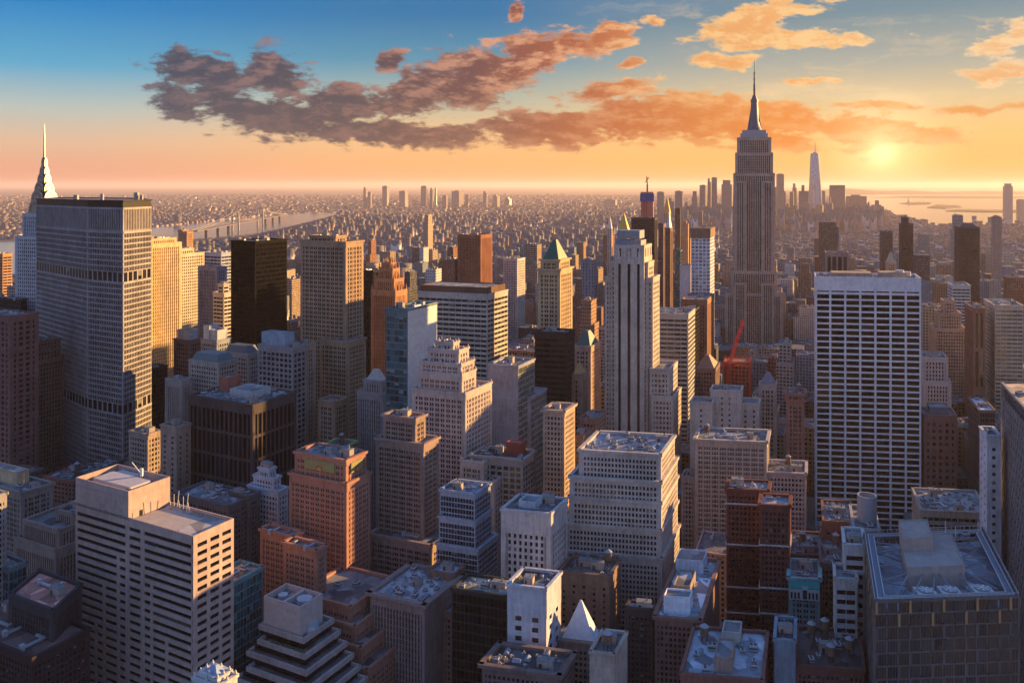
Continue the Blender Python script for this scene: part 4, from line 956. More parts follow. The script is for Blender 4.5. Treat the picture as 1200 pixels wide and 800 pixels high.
H('brick_tower', SK, 'slim tan tower with gleaming gold right side', 'the slim gold-sided tan tower', (637, 661, 673, 483), 462, 585, (.38, .28, .21), 'punch', cornice=.8, units=3, win=True)
H('stone_tower', SK, 'small tower with teal pitched roof right of the black slab', 'the teal-roofed small tower', (673, 692, 703, 407), 650, 480, (.38, .27, .22), 'pair', pyr=(11, (.04, .12, .12), .38, .0))
H('brick_tower', SK, 'narrow brown tower with wedge top below the teal-roofed tower', 'the wedge-topped tower', (670, 681, 688, 440), 600, 490, (.27, .17, .12), 'vert', pyr=(8, (.45, .28, .12), .46, 0))
H('loft_building', OF, 'brown walk-up block with grey roof between the slim tan tower and the striped tower', 'the grey-roofed brown block', (680, 699, 710, 492), 545, 560, (.26, .17, .13), 'punch', units=3)
H('loft_building', OF, 'small brown block hugging the slim gold-sided tan tower', 'the hugging brown block', (670, 683, 692, 512), 500, 575, (.22, .15, .12), 'punch', units=3, tank=1)
H('stone_building', OF, 'massive white stone block of many setbacks with rows of small windows', 'the massive white setback block', (662, 775, 800, 655), 398, 700, (.44, .38, .34), (2.7, 3.9, .40, .36, .7, .64, 2.0, 3), k=.62, tiers=[(622, .0, .015, .04, .02), (590, .045, .015, .04, .02), (566, .05, .015, .04, .03), (534, .13, .03, .10, .12)], units=10, depth=42, win=True, roof=(.22, .22, .24), cornice=.5)
H('brick_tower', SK, 'brown brick tower with pale stone top floors and penthouse', 'the brown tower with pale top', (442, 496, 513, 522), 425, 680, (.28, .20, .165), 'trio', tiers=[(492, .10, .22, .15, .2)], wings=[(434, 506, 520, 640, 415, 30)], cornice=.5, win=True, units=3)
H('glass_building', OF, 'blue-grey stepped glass building of three gridded tiers', 'the stepped blue-grey building', (512, 560, 583, 645), 395, 700, (.30, .33, .37), (2.6, 4.4, .12, .20, .3, .34, .6, 2), k=.58, tiers=[(612, .0, .13, .12, .05), (580, .0, .16, .16, .05)], gl=glass((.015, .02, .028), .12, .1), units=3, roof=(.26, .29, .33))
H('stone_building', OF, 'white stone block with open roof well, right of the stepped blue-grey building', 'the white roof-well block', (588, 645, 664, 603), 372, 690, (.45, .41, .40), (3.0, 3.8, .52, .38, .4, .38, 4, 9), k=.78, units=4, roof=(.10, .10, .11), ph=[(.25, .6, .25, .7, 2.5, (.45, .48, .52))], win=True)
H('office_building', OF, 'smooth white panelled block with few windows at bottom centre', 'the smooth white block', (595, 640, 657, 691), 325, 830, (.43, .43, .47), (9, 3.9, .55, .52, .12, .1, 12, 10), roof=(.08, .08, .085), units=5, win=True)
H('glass_building', OF, 'dark glass low block with sunlit roof edge left of the smooth white block', 'the dark glass low block', (530, 594, 603, 700), 338, 830, (.03, .035, .035), 'glassg', gl=GB, roof=(.40, .34, .26), units=6, depth=14)
H('brick_building', OF, 'art deco orange brick tower with coloured frieze and stepped brown base', 'the orange brick deco tower', (340, 406, 433, 568), 402, 800, (.35, .175, .125), 'pair', tiers=[(541, .07, .04, .07, .07)], cornice=.3, win=True, units=5, tank=0, huts=2,
  wings=[(306, 343, 352, 630, 392), (333, 371, 378, 646, 376), (352, 411, 440, 712, 366, 30), (352, 416, 448, 735, 361, 30), (352, 423, 458, 760, 356, 30), (352, 430, 468, 786, 351, 30)])
_th = HEROES[-1]['o']; _P = inset(HEROES[-1]['blocks'][0][0], .07, .04, .07, .07); _z = HEROES[-1]['blocks'][1][2]; _o = tuple(_th.location)
b = MB()
for i in (0, 1):
    a, c = np.array(_P[i]), np.array(_P[(i+1) % 4]); l = np.linalg.norm(c-a); d = (c-a)/l; o = np.array((d[1], -d[0]))
    q = [tuple(a+d*u*l+o*e) for u, e in ((.2, .9), (.8, .9), (.8, .4), (.2, .4))]; b.hexa([(*p, _z-6.2) for p in q], [(*p, _z-1.4) for p in q], 0)
    cc = a+d*l*.5
    for r, mi in ((2.2, 1), (1.5, 2)):
        F = [(*(cc+d*r*cos(pi*t/10)+o*(.95+.06*mi)), _z-6.1+r*sin(pi*t/10)*1.15) for t in range(11)]; b.poly(F, mi)
b.build('frieze', [plain((.26, .24, .10), .6), plain((.34, .11, .06), .5), plain((.40, .28, .10), .5)], _th, _o)
H('stone_building', OF, 'rounded-corner brown building with bold pale cornice and grey roof', 'the pale-corniced brown building', (436, 497, 515, 709), 362, 800, (.25, .19, .17), 'rib', roof=(.30, .28, .29), cornice=1.4, units=9, tank=0, win=True, depth=30)
H('brick_building', OF, 'brick block with blue-tarped roof right of the pale-corniced building', 'the blue-tarped brick block', (503, 531, 544, 674), 384, 800, (.24, .15, .12), 'punch', roof=(.34, .40, .50), units=9, wings=[(520, 537, 552, 720, 372)])
H('stone_building', OF, 'little pale blue building with stacked white rooftop terraces', 'the little pale blue building', (291, 326, 337, 577), 440, 625, (.44, .46, .50), 'punch', tiers=[(562, .15, .2, .15, .15), (551, .3, .35, .2, .2)], roof=(.4, .44, .48), units=2)
H('office_building', OF, 'dark grey roofed block with round tanks left of the little pale blue building', 'the round-tank grey block', (205, 268, 302, 594), 420, 660, (.10, .095, .10), 'punch', roof=(.20, .20, .22), units=5, tank=0, huts=2, wings=[(270, 292, 304, 583, 430)])
H('office_building', OF, 'large dark block with ribbed roof machinery and chamfered front', 'the large dark machinery block', (222, 296, 348, 476), 474, 560, (.075, .058, .055), (3.4, 13, .24, .12, .6, .4, 1.4, 4), gl=GB, units=9, ph=[(.40, .75, .35, .8, 3.5, (.45, .42, .40)), (.12, .26, .5, .8, 8, (.30, .11, .08))], win=True)
H('brick_building', AP, 'red brick apartment tower beside the dark machinery block', 'the red brick apartment tower', (189, 207, 223, 502), 485, 560, (.34, .24, .18), 'sparse', units=2, tank=1)
H('brick_building', AP, 'tan building with green copper trim left of the red brick apartment tower', 'the copper-trimmed building', (152, 173, 188, 510), 505, 560, (.34, .26, .21), 'punch', units=3)
H('stone_building', OF, 'stone office building with slate mansard roof behind the dark machinery block', 'the mansard stone building', (222, 256, 277, 427), 600, 460, (.38, .31, .26), 'punch', pyr=(6, (.13, .17, .18), .14, .1))
H('stone_building', OF, 'second mansard building tucked against the blue-roofed block', 'the tucked mansard building', (262, 291, 305, 416), 645, 455, (.33, .29, .26), 'punch', pyr=(6, (.11, .14, .17), .14, .1))
H('stone_building', OF, 'grey blue-roofed block with big square openings left of the tall brown tower', 'the blue-roofed block', (303, 343, 358, 409), 590, 480, (.30, .26, .25), 'bigwin', ph=[(.05, .75, .1, .8, 9, (.26, .32, .38))], units=3)
H('stone_building', OF, 'small orange-lit block squeezed against the tall brown tower', 'the squeezed orange block', (345, 358, 369, 405), 606, 480, (.36, .25, .18), 'vert')
H('brick_building', OF, 'tan pilastered building left of the mansard stone building', 'the pilastered tan building', (195, 213, 224, 447), 590, 500, (.30, .24, .20), 'rib', units=2)
H('glass_building', OF, 'black slab low beside the foot of the bent grey slab', 'the low black slab', (160, 178, 196, 433), 680, 530, (.03, .028, .03), 'glassg', gl=GB)
H('brick_building', OF, 'dim brown building with white rooftop box above the mansard building', 'the white-boxed brown building', (204, 222, 239, 400), 720, 420, (.22, .15, .13), 'punch', ph=[(.1, .9, .1, .7, 8, (.5, .5, .52))])
H('stone_building', OF, 'grey block with white twin rooftop boxes left of the black slab tower', 'the twin-boxed grey block', (236, 254, 270, 400), 690, 420, (.26, .27, .29), 'punch', ph=[(.05, .42, .1, .8, 11, (.48, .5, .52)), (.5, .95, .1, .8, 8, (.42, .45, .46))])
H('stone_building', OF, 'grey colonnaded building with white temple-like gabled top', 'the temple-topped building', (420, 449, 460, 463), 592, 520, (.34, .31, .29), 'rib', tiers=[(448, .2, .12, .15, .15)], pyr=(8, (.5, .44, .38), .36, 0), cornice=.5)
# ---- centre right, around the tallest tower
H('glass_tower', SK, 'dark slab in front of the red topped construction tower', 'the dark construction slab', (740, 767, 770, 256), 1250, 330, (.07, .05, .05), 'thinrib', gl=GB, units=2)
H('apartment_tower', SK, 'slim brown tower left of the pale-tipped dark needle tower', 'the slim brown tower', (772, 777, 780, 263), 1120, 350, (.16, .10, .10), 'vert')
H('apartment_tower', SK, 'dark needle tower with pale pointed tip and golden edge', 'the pale-tipped needle tower', (780, 785, 788, 268), 1090, 350, (.16, .09, .07), 'vert', pyr=(22, (.55, .48, .42), .48, .2))
H('glass_tower', SK, 'white and blue gridded tower with brown top left of the tallest tower', 'the white-blue gridded tower', (810, 832, 837, 269), 950, 350, (.60, .58, .58), (4.0, 3.9, .34, .40, .2, .16, .8, 10), gl=GBL, units=2)
_th = HEROES[-1]['o']; _P, _a, _z = HEROES[-1]['blocks'][0]; b = MB(); b.prism([bil(_P, u, v) for u, v in ((-.04, -.05), (1.04, -.05), (1.04, 1.05), (-.04, 1.05))], _z-9.5, _z+1.4, 0); b.build('roof_band', wall((.20, .13, .09)), _th, tuple(_th.location))
H('stone_tower', OF, 'blank pale pink slab beside the white and blue gridded tower', 'the blank pink slab', (797, 809, 811, 312), 935, 350, (.50, .42, .40), 'blank', units=1)
H('glass_tower', SK, 'thin teal glass tower behind the blank pink slab', 'the thin teal tower', (791, 797, 799, 294), 1010, 350, (.06, .14, .16), 'glassg', gl=GT)
H('office_building', OF, 'broad green-grey building with curved window bands right of the striped stone tower', 'the banded building', (758, 806, 814, 369), 700, 470, (.36, .34, .31), 'ribbon', units=4, win=False)
H('brick_building', OF, 'brown and gold classical block under the white-blue gridded tower', 'the brown classical block', (799, 828, 836, 352), 840, 425, (.26, .13, .08), 'rib', units=3)
H('glass_building', OF, 'small black glass box left of the brown classical block', 'the small black box', (801, 814, 819, 364), 800, 400, (.03, .025, .025), 'glassg', gl=GB)
H('brick_building', AP, 'dark brown building with sunlit pyramid roof left of the red scaffold', 'the pyramid-roofed brown building', (814, 838, 843, 433), 740, 470, (.18, .11, .10), 'punch', pyr=(10, (.22, .12, .09), .40, 0))
H('stone_building', OF, 'pale blank-walled building standing behind the corniced stone block', 'the pale blank-walled building', (833, 868, 880, 459), 600, 530, (.45, .39, .34), (5, 3.8, .74, .56, .3, .28, 3, 3), units=2, depth=16, wings=[(809, 834, 838, 473, 592, 16), (868, 889, 896, 474, 604, 16)])
H('stone_building', OF, 'corniced beige stone block with white trimmed roof edge', 'the corniced beige block', (815, 898, 902, 519), 520, 640, (.40, .34, .29), 'trio', units=9, tank=1, win=True, cornice=.8, depth=26)
H('stone_building', OF, 'grey sidewing block left of the corniced beige block', 'the grey sidewing block', (799, 814, 818, 560), 530, 640, (.28, .25, .24), 'punch')
H('gothic_building', OF, 'gabled gothic building right of the pale blank-walled building', 'the gabled gothic building', (890, 909, 913, 452), 640, 520, (.38, .29, .24), 'pair', depth=14, pyr=(9, (.18, .17, .2), .40, 0))
H('brick_building', AP, 'red brick building with pale stone crown beside the white grid slab', 'the pale-crowned red building', (922, 942, 945, 470), 600, 530, (.30, .14, .11), 'pair', tiers=[(463, -.03, -.03, -.03, -.03)], depth=16, cornice=1, units=3, tank=1)
H('stone_building', OF, 'low pinkish block with cluttered roof left of the white grid slab', 'the low pinkish block', (898, 944, 948, 556), 520, 620, (.40, .33, .31), 'punch', units=8, tank=1, cornice=.6, depth=24)
# ---- right
H('office_tower', SK, 'brown tower with white fins just behind the white grid slab roof', 'the white-finned tower', (968, 994, 997, 297), 960, 330, (.30, .20, .16), (5.5, 40, .26, .1, .5, .2, 1.5, 2), units=2)
H('glass_tower', SK, 'slender black tower with narrower cap right of the white grid slab', 'the slender black tower', (1056, 1070, 1072, 263), 1500, 330, (.06, .06, .07), 'thinrib', tiers=[(255, .15, .35, .2, .2)], gl=GB, units=0)
H('glass_tower', SK, 'dim brown slab left of the slender black tower', 'the dim brown slab', (1033, 1046, 1049, 272), 1460, 330, (.13, .10, .10), 'thinrib', units=0)
H('stone_tower', SK, 'small tan tower with pointed dome below the dim brown slab', 'the domed tan tower', (1040, 1050, 1052, 308), 1340, 335, (.44, .30, .20), 'punch', pyr=(16, (.36, .32, .22), .42, 0))
H('glass_tower', SK, 'dark tower with sloping crown standing apart on the right', 'the sloping-crowned dark tower', (1123, 1148, 1151, 267), 1300, 350, (.10, .08, .07), 'thinrib', gl=GB, units=0, pyr=(7, (.12, .09, .08), .30, .1))
H('glass_building', OF, 'pale green-white banded building with tan left edge under the sloping-crowned tower', 'the pale banded building', (1116, 1137, 1140, 335), 1000, 400, (.44, .46, .45), 'ribbon', units=2, depth=30)
H('setback_tower', SK, 'tan stepped pyramid-like masonry tower right of the white grid slab', 'the stepped tan tower', (1096, 1132, 1140, 386), 900, 470, (.42, .29, .22), 'punch', tiers=[(368, .14, .14, .1, .1), (353, .32, .32, .25, .25)], depth=34, units=0, huts=0)
H('stone_building', OF, 'pale stepped stone building close right of the white grid slab', 'the pale stepped building', (1081, 1110, 1117, 420), 760, 475, (.42, .35, .32), 'vert', wings=[(1083, 1114, 1118, 448, 752, 24)], depth=26, units=2)
H('office_tower', SK, 'dark red-brown narrow slab left of the bright beige glass tower', 'the red-brown narrow slab', (1141, 1154, 1157, 362), 790, 490, (.26, .13, .09), (4, 40, .4, .1, .5, .2, 1.5, 2), depth=40, units=2)
H('glass_tower', SK, 'beige glass tower with bright reflections near the right edge', 'the bright beige glass tower', (1166, 1199, 1204, 359), 800, 480, (.50, .40, .30), 'ribbon', gl=glass((.10, .09, .07), .1, .2, (.3, .26, .2), 1.9), depth=46, units=5)
H('stone_building', OF, 'blue-roofed dark wedge block below the red-brown narrow slab', 'the blue-roofed wedge', (1148, 1166, 1168, 482), 610, 520, (.13, .11, .12), 'glassg', roof=(.35, .42, .5), gl=GB, units=1, depth=40)
H('brick_building', OF, 'red brick hall with round windows facing the small park', 'the round-windowed red hall', (1083, 1121, 1125, 488), 650, 545, (.30, .15, .12), (5, 5, .5, .5, .4, .36, 2, 4), ph=[(.2, .8, .2, .8, 5, (.16, .18, .2))], units=3, depth=24)
H('office_building', OF, 'low long grey-roofed block between the white grid slab and white slim tower', 'the low grey-roofed block', (1080, 1158, 1162, 602), 470, 640, (.33, .29, .25), (3.2, 4, .14, .52, .14, .5, .7, 2), roof=(.24, .23, .22), units=9, depth=36, huts=2, gl=glass((.02, .035, .03), .15, .2))
H('apartment_tower', AP, 'slim white end-on tower against the diamond-lattice tower', 'the slim white tower', (1157, 1172, 1175, 512), 415, 640, (.58, .56, .57), (7, 4, .72, .6, .3, .28, 3, 4), units=2, depth=16, huts=0)
# ---- lower right
H('brick_building', AP, 'dark red brick block with white roof coping behind the turquoise-topped building', 'the dark red brick block', (852, 900, 905, 576), 425, 690, (.155, .06, .05), 'punch', wings=[(891, 925, 929, 594, 402, 14)], units=6, tank=0, roof=(.42, .43, .46), win=True, cornice=.5, depth=14, bands=(592, 640, 690, 720))
H('ornate_building', OF, 'narrow building with turquoise gabled top and white arched window', 'the turquoise-topped building', (925, 960, 963, 680), 392, 740, (.20, .36, .36), 'pair', units=2, cornice=.6, depth=20)
_th = HEROES[-1]['o']; _P = HEROES[-1]['blocks'][0][0]; _z = HEROES[-1]['blocks'][0][2]; _o = tuple(_th.location); b = MB()
def _fr(u0, u1, z0, z1, e, m):
    a, c = np.array(_P[0]), np.array(_P[1]); l = np.linalg.norm(c-a); d = (c-a)/l; o = np.array((d[1], -d[0]))
    q = [tuple(a+d*u*l+o*k) for u, k in ((u0, e), (u1, e), (u1, .3), (u0, .3))]; b.hexa([(*p, z0) for p in q], [(*p, z1) for p in q], m, True)
_fr(.0, 1, _z-3.6, _z+.9, 1.2, 0); _fr(.0, 1, _z-9, _z-4.0, 1.0, 1); _fr(.4, .6, _z-8.6, _z-2.4, 1.3, 1); _fr(.43, .57, _z-8.2, _z-4.2, 1.4, 2)
for u in (.06, .18, .3, .66, .78, .9): _fr(u-.03, u+.03, _z-8.2, _z-5.4, 1.3, 2)
b.build('crown_gable', [plain((.03, .48, .44), .5), plain((.5, .55, .56), .6), plain((.03, .03, .04), .3)], _th, _o)
H('brick_building', AP, 'squat brown brick block behind the turquoise-topped building', 'the squat brown block', (926, 962, 965, 652), 432, 690, (.17, .09, .07), 'sparse', units=6, tank=1)
H('brick_building', AP, 'dim brown block with arched roof feature right of the turquoise-topped building', 'the dim arched block', (962, 990, 993, 662), 402, 740, (.16, .11, .09), 'punch', units=4, tank=1)
H('brick_building', AP, 'plain rust brick block below the white grid slab', 'the plain rust block', (965, 1000, 1004, 613), 430, 650, (.22, .10, .07), 'sparse', units=6, tank=0)
H('stone_tower', OF, 'grey stone tower topped by a huge round open drum', 'the drum-topped tower', (1001, 1030, 1036, 622), 385, 660, (.30, .28, .27), 'punch', units=2, huts=0)
_th = HEROES[-1]['o']; _P = HEROES[-1]['blocks'][0][0]; _z = HEROES[-1]['blocks'][0][2]; _o = tuple(_th.location); c = bil(_P, .6, .4); b = MB(); n = 24
for (r0, r1, z0, z1) in ((4.3, 4.3, _z, _z+12), (4.3, 3.7, _z+12, _z+12.01), (3.7, 3.7, _z+12, _z+8)): b.cone(c, r0, r1, z0, z1, n, 0, False)
for h in (2, 5, 8, 11): b.cone(c, 4.4, 4.4, _z+h, _z+h+.25, n, 0, False)
b.cone(c, 3.7, .01, _z+8, _z+8.5, n, 1, False); b.build('drum', [plain((.36, .35, .36), .5, .3), plain((.4, .26, .18), .7)], _th, _o)
H('stone_tower', OF, 'white narrow stepped building left of the truss-roofed glass tower', 'the white narrow stepped building', (990, 1013, 1016, 640), 352, 800, (.46, .44, .43), 'ribbon', wings=[(979, 1004, 1006, 680, 346, 14)], units=2, depth=18)
H('brick_building', AP, 'brick building with snowy white roof decks and glazed penthouse', 'the white-decked brick building', (768, 820, 834, 728), 340, 830, (.24, .13, .10), 'punch', roof=(.50, .52, .58), ph=[(.14, .74, .08, .2, 6.5, (.62, .64, .68)), (.2, .6, .35, .62, 4, (.28, .22, .19)), (.02, .72, .76, .97, 5, (.5, .54, .6))], units=7, depth=58, win=True, cornice=.5)
H('brick_building', AP, 'dark narrow building with pale blue roof left of the white-decked building', 'the blue-roofed narrow building', (734, 765, 769, 716), 348, 830, (.06, .05, .05), 'punch', roof=(.40, .46, .56), units=6, tank=1)
H('brick_building', AP, 'flat-roofed building with central tank box and bleached roof patches', 'the bleached flat roof', (798, 893, 897, 798), 300, 830, (.20, .09, .07), 'punch', roof=(.30, .31, .35), ph=[(.40, .62, .1, .5, 5, (.30, .22, .18)), (.42, .66, .7, .97, 4, (.44, .42, .38))], units=5, tank=1, depth=34, huts=0)
H('metal_clad_building', AP, 'slim blue-grey clad building with deep parapet beside the bleached flat roof', 'the slim blue-grey building', (908, 931, 934, 752), 322, 830, (.20, .25, .30), 'blank', roof=(.05, .05, .06), units=3, huts=1, depth=18)
H('brick_building', AP, 'low dark building with rusty round tank roofs at bottom right', 'the round-tanked low building', (934, 1012, 1016, 786), 322, 830, (.14, .07, .06), 'punch', roof=(.06, .05, .05), units=4, tank=4, depth=30)
H('brick_building', AP, 'brown building below a steep white pyramid skylight', 'the white pyramid building', (652, 699, 708, 756), 332, 830, (.22, .18, .16), 'punch', pyr=(1, (.2, .2, .2), .02, 0))
_th = HEROES[-1]['o']; _P = HEROES[-1]['blocks'][0][0]; _z = HEROES[-1]['blocks'][0][2]; _o = tuple(_th.location); b = MB(); q = inset(_P, .12, .08, .1, .2); c = bil(q, .5, .5)
b.hexa([(*p, _z+.8) for p in q], [(*lerp(np.array(c), np.array(p), .05), _z+15) for p in q], 0); b.build('pyramid_skylight', plain((.55, .58, .66), .4), _th, _o)
H('brick_building', AP, 'narrow beige building carrying a round wooden tank near bottom centre', 'the beige tank building', (692, 720, 733, 768), 305, 830, (.42, .34, .28), 'blank', tank=2, units=1, depth=16, roof=(.12, .11, .11))
H('brick_building', AP, 'flat roofs with grey ducts at the bottom edge under the smooth white block', 'the bottom-edge duct roof', (566, 655, 672, 792), 302, 830, (.16, .12, .11), 'punch', roof=(.09, .085, .09), units=9, cornice=.8)
H('brick_building', OF, 'cluttered brown roof between the white roof-well block and white-decked building', 'the cluttered brown roof', (655, 714, 726, 676), 372, 740, (.20, .13, .10), 'sparse', roof=(.11, .10, .10), units=12, tank=1, huts=2, wings=[(668, 716, 727, 662, 392)])

# ---- red topped concrete core still building, with its hoist
D = 1620; c = ((758.5-600)/FOC*D, D); org = (*c, 0); th = empty('construction_tower', org, 'red construction core with blue wrapped top and mast crane above', 'skyscraper')
b = MB(); b.box(c, 23, 22, 0, Zat(229, D), .2); b.build('wall', plain((.55, .16, .11), .7), th, org)
b = MB()
for u in (-8, -3, 3, 8): b.box((c[0]+u, c[1]-11.4), 1.2, .6, 0, Zat(230, D)-.2, .0)
b.build('hoist_rail', plain((.30, .10, .08), .7), th, org)
b = MB(); b.box(c, 26, 25, Zat(236, D), Zat(227, D), .2); b.build('netting', plain((.07, .10, .26), .8), th, org)
b = MB(); b.box(c, 24, 22, Zat(227, D), Zat(225, D), .2); b.build('formwork', plain((.5, .18, .12), .7), th, org)
b = MB(); b.bar((*c, Zat(226, D)), (*c, Zat(216, D)), 1.3); b.bar((c[0]-4, c[1], Zat(214, D)), (c[0]+3, c[1], Zat(208, D)), .7); b.bar((*c, Zat(216, D)), (c[0]-1, c[1], Zat(207, D)), .9); b.build('mast_crane', plain((.30, .12, .08), .6), th, org)
reg(th, 'the red construction core', [([(c[0]-12, D-12), (c[0]+12, D-12), (c[0]+12, D+12), (c[0]-12, D+12)], 0, Zat(227, D))], D, 255)
# ---- red scaffold frame with a luffing crane
D = 830; P = footprint(848, 878, 881, D, 22); org = (*bil(P, .5, .5), 0); z = Zat(425, D)
th = empty('building_under_construction', org, 'red scaffolded steel frame building below the red crane', 'building site')
b = MB(); b.prism(P, 0, z-38, 0, top=True); 
for k in range(11):
    zz = z-38+k*3.8; q = inset(P, .0, .0, 0, 0); b.hexa([(*p, zz-.3) for p in q], [(*p, zz) for p in q], 0, True)
b.build('floor_slabs', plain((.26, .14, .12), .8), th, org)
b = MB()
for i in range(4):
    a, c = P[i], P[(i+1) % 4]; n = 7 if i % 2 == 0 else 5
    for k in range(n): p = (lerp(a[0], c[0], k/n), lerp(a[1], c[1], k/n)); b.bar((*p, 0), (*p, z+1.5), .42)
    for k in range(11): b.bar((*a, z-37.4+k*3.8), (*c, z-37.4+k*3.8), .3)
b.build('scaffold', plain((.62, .12, .08), .6), th, org)
reg(th, 'the red scaffold frame', [(P, 0, z)], D, 470)
def P3(px, py, D): return W3(px, py, D)
c0 = W3(853, 432, 826); th = empty('tower_crane', (c0[0], c0[1], 0), 'bright red luffing crane leaning right over the scaffold', 'crane'); org = (c0[0], c0[1], 0); RED = plain((.65, .08, .06), .5)
def lattice(b, a, c, w, n):
    a, c = np.array(a), np.array(c); d = (c-a)/np.linalg.norm(c-a); u = np.cross(d, (0, 1.0, 0)); u /= np.linalg.norm(u); v = np.cross(d, u)
    off = [u*w+v*w, u*w-v*w, -u*w-v*w, -u*w+v*w]
    for o in off: b.bar(a+o, c+o, .26)
    for k in range(n):
        p, q = a+(c-a)*k/n, a+(c-a)*(k+1)/n
        for i in range(4): b.bar(p+off[i], q+off[(i+1) % 4], .16)
b = MB(); lattice(b, (c0[0], c0[1], 60), (c0[0], c0[1], Zat(424, 826)), 1.1, 14); b.build('mast', RED, th, org)
b = MB(); lattice(b, W3(855, 426, 825), W3(871, 375, 822), 1.0, 16); b.build('jib', RED, th, org)
b = MB(); lattice(b, W3(855, 427, 826), W3(846, 431, 828), 1.1, 3); b.box((W3(846, 431, 828)[0], 828), 4, 3, Zat(433, 828), Zat(428, 828)); b.build('counter_jib', RED, th, org)
b = MB(); b.box((c0[0]+1, c0[1]-1.5), 3, 2.6, Zat(430, 826), Zat(425.5, 826)); b.build('cab', plain((.5, .1, .08), .4), th, org)
b = MB(); b.bar(W3(850, 416, 826), W3(870, 377, 822), .12); b.bar(W3(850, 416, 826), W3(855, 426, 826), .3); b.bar(W3(850, 416, 826), W3(846, 430, 828), .15); b.build('stay', RED, th, org)
reg(th, 'the red crane', [], 826, 432)

# ---- far landmarks: gold and pale pointed roofs, downtown, Brooklyn, the lone tower across the bay
def far_tower(name, label, short, xl, xr, y, D, rgb, top=None, group=None, win=.35, yaw=18, cat=SK, deep=1.0):
    w = (xr-xl)/FOC*D*.86; c = (((xl+xr)/2-600)/FOC*D, D+w*deep/2); org = (*c, 0); z = Zat(y, D)
    b = MB(); e = rad(yaw); P = [(c[0]+cos(e)*sx*w/2+sin(e)*sy*w*deep/2, c[1]-sin(e)*sx*w/2+cos(e)*sy*w*deep/2) for sx, sy in ((-1, -1), (1, -1), (1, 1), (-1, 1))]
    kind = top[0] if top else None; zb = z
    if kind == 'step': zb = z-top[1]
    b.prism(P, 0, zb, 0, ubay=4.5, ufl=4.2)
    if kind == 'step': Q = inset(P, top[2], top[3], .15, .15); b.prism(Q, zb, z, 0, ubay=4.5, ufl=4.2)
    if kind is None: b.prism(inset(P, .25, .3, .3, .25), zb, zb+w*.08, 0, ubay=9, ufl=30)
    o = empty(name, org, label, cat, group); b.build('wall', citym(), o, org, (*rgb, win))
    if kind == 'point': b = MB(); b.hexa([(*p, zb) for p in P], [(*lerp(np.array(c), np.array(p), .04), zb+top[1]) for p in P]); b.build('roof', plain(top[2], .4, top[3]), o, org)
    if kind == 'slope': b = MB(); b.hexa([(*p, zb) for p in P], [(*P[0], zb+top[1]), (*P[1], zb+top[2]), (*P[2], zb+top[2]), (*P[3], zb+top[1])]); b.build('roof', plain(rgb, .5), o, org)
    if kind == 'mast': b = MB(); b.cone(c, w*.08, w*.02, zb, zb+top[1], 8); b.build('mast', plain((.3, .3, .3)), o, org)
    reg(o, short, [(P, 0, z)], D, y+18); return o
far_tower('clock_tower', 'distant tower with gleaming gold pyramid roof left of the dark construction slab', 'the gold pyramid tower', 725, 739, 270, 1850, (.4, .3, .22), ('point', 38, (.52, .34, .08), .5))
far_tower('stone_tower', 'far pale tower with sharp cream point left of the gold pyramid', 'the cream-pointed tower', 712, 718, 268, 2050, (.42, .34, .28), ('point', 32, (.6, .52, .42), .1))
far_tower('clock_tower', 'thin far tower with gold lantern tip above the needle tower', 'the gold lantern tower', 778, 787, 250, 1750, (.42, .33, .26), ('point', 36, (.5, .33, .10), .5))
far_tower('glass_tower', 'thin dark tower right of the gold lantern tower', 'the thin dark far tower', 791.5, 798.5, 244, 1800, (.07, .06, .06), None)
far_tower('apartment_tower', 'orange sunlit tower in front of the thin dark far tower', 'the orange far tower', 800, 808, 259, 1700, (.50, .32, .16), ('step', 5, .2, .3))
far_tower('apartment_tower', 'blue-grey tower with sunlit side left of the striped stone tower', 'the blue-grey side tower', 683, 700, 306, 1150, (.20, .22, .26), None)
DT = [(757, 764, 239, 'low mauve'), (770, 779, 225, 'tall mauve'), (783, 791, 232, 'squat grey'), (792, 801, 224, 'grey paired'), (811, 818, 224, 'slim brown'), (821, 829, 217, 'stepped brown'), (829.5, 834, 209, 'thin tallest'), (834.5, 841, 208, 'bright edged'), (847, 860, 211, 'broad pale'),
      (911, 920, 204, 'tall stepped'), (905, 924, 219, 'wide low'), (926, 931, 225, 'narrow mauve'), (929, 934.5, 215, 'slim rounded'), (938, 951, 217, 'square mauve'), (962, 968, 224, 'short slab'), (972, 977, 231, 'tiny grey'), (974, 994, 217, 'big curved'), (996, 1019, 230, 'wide stepped'), (1017, 1022, 237, 'narrow grey'), (1026, 1031, 235, 'slim shore'), (1031, 1037, 243, 'orange shore'), (981, 990, 239, 'low tan'), (1000, 1010, 242, 'low brown'), (940, 951, 238, 'dim tan'), (957, 966, 240, 'low grey')]
for k, (xl, xr, y, nm) in enumerate(DT):
    side = 'left of the tallest masted tower' if xr < 862 else ('between the masted tower and far glass spire' if xr < 949 else ('right of the far glass spire' if xr < 1012 else 'by the bay shore'))
    R = random.Random(k); base = R.choice([(.26, .21, .21), (.32, .25, .22), (.22, .19, .20), (.36, .28, .22)])
    top = ('step', R.uniform(15, 40), R.uniform(.05, .3), R.uniform(.1, .5)) if R.random() < .5 else None
    if nm == 'big curved': top = ('slope', -35, 0)
    far_tower('distant_tower', f'{nm} hazy downtown tower {side}', f'the {nm} downtown tower', xl, xr, y, 5300+R.uniform(-500, 500), base, top, 'downtown skyline towers', .45, R.uniform(5, 30), deep=R.uniform(.7, 1.2))
far_tower('distant_tower', 'lone rounded tower across the bay near the right edge', 'the lone bay tower', 1178.5, 1188.5, 215, 6600, (.34, .30, .30), ('step', 22, .12, .12), None, .5)
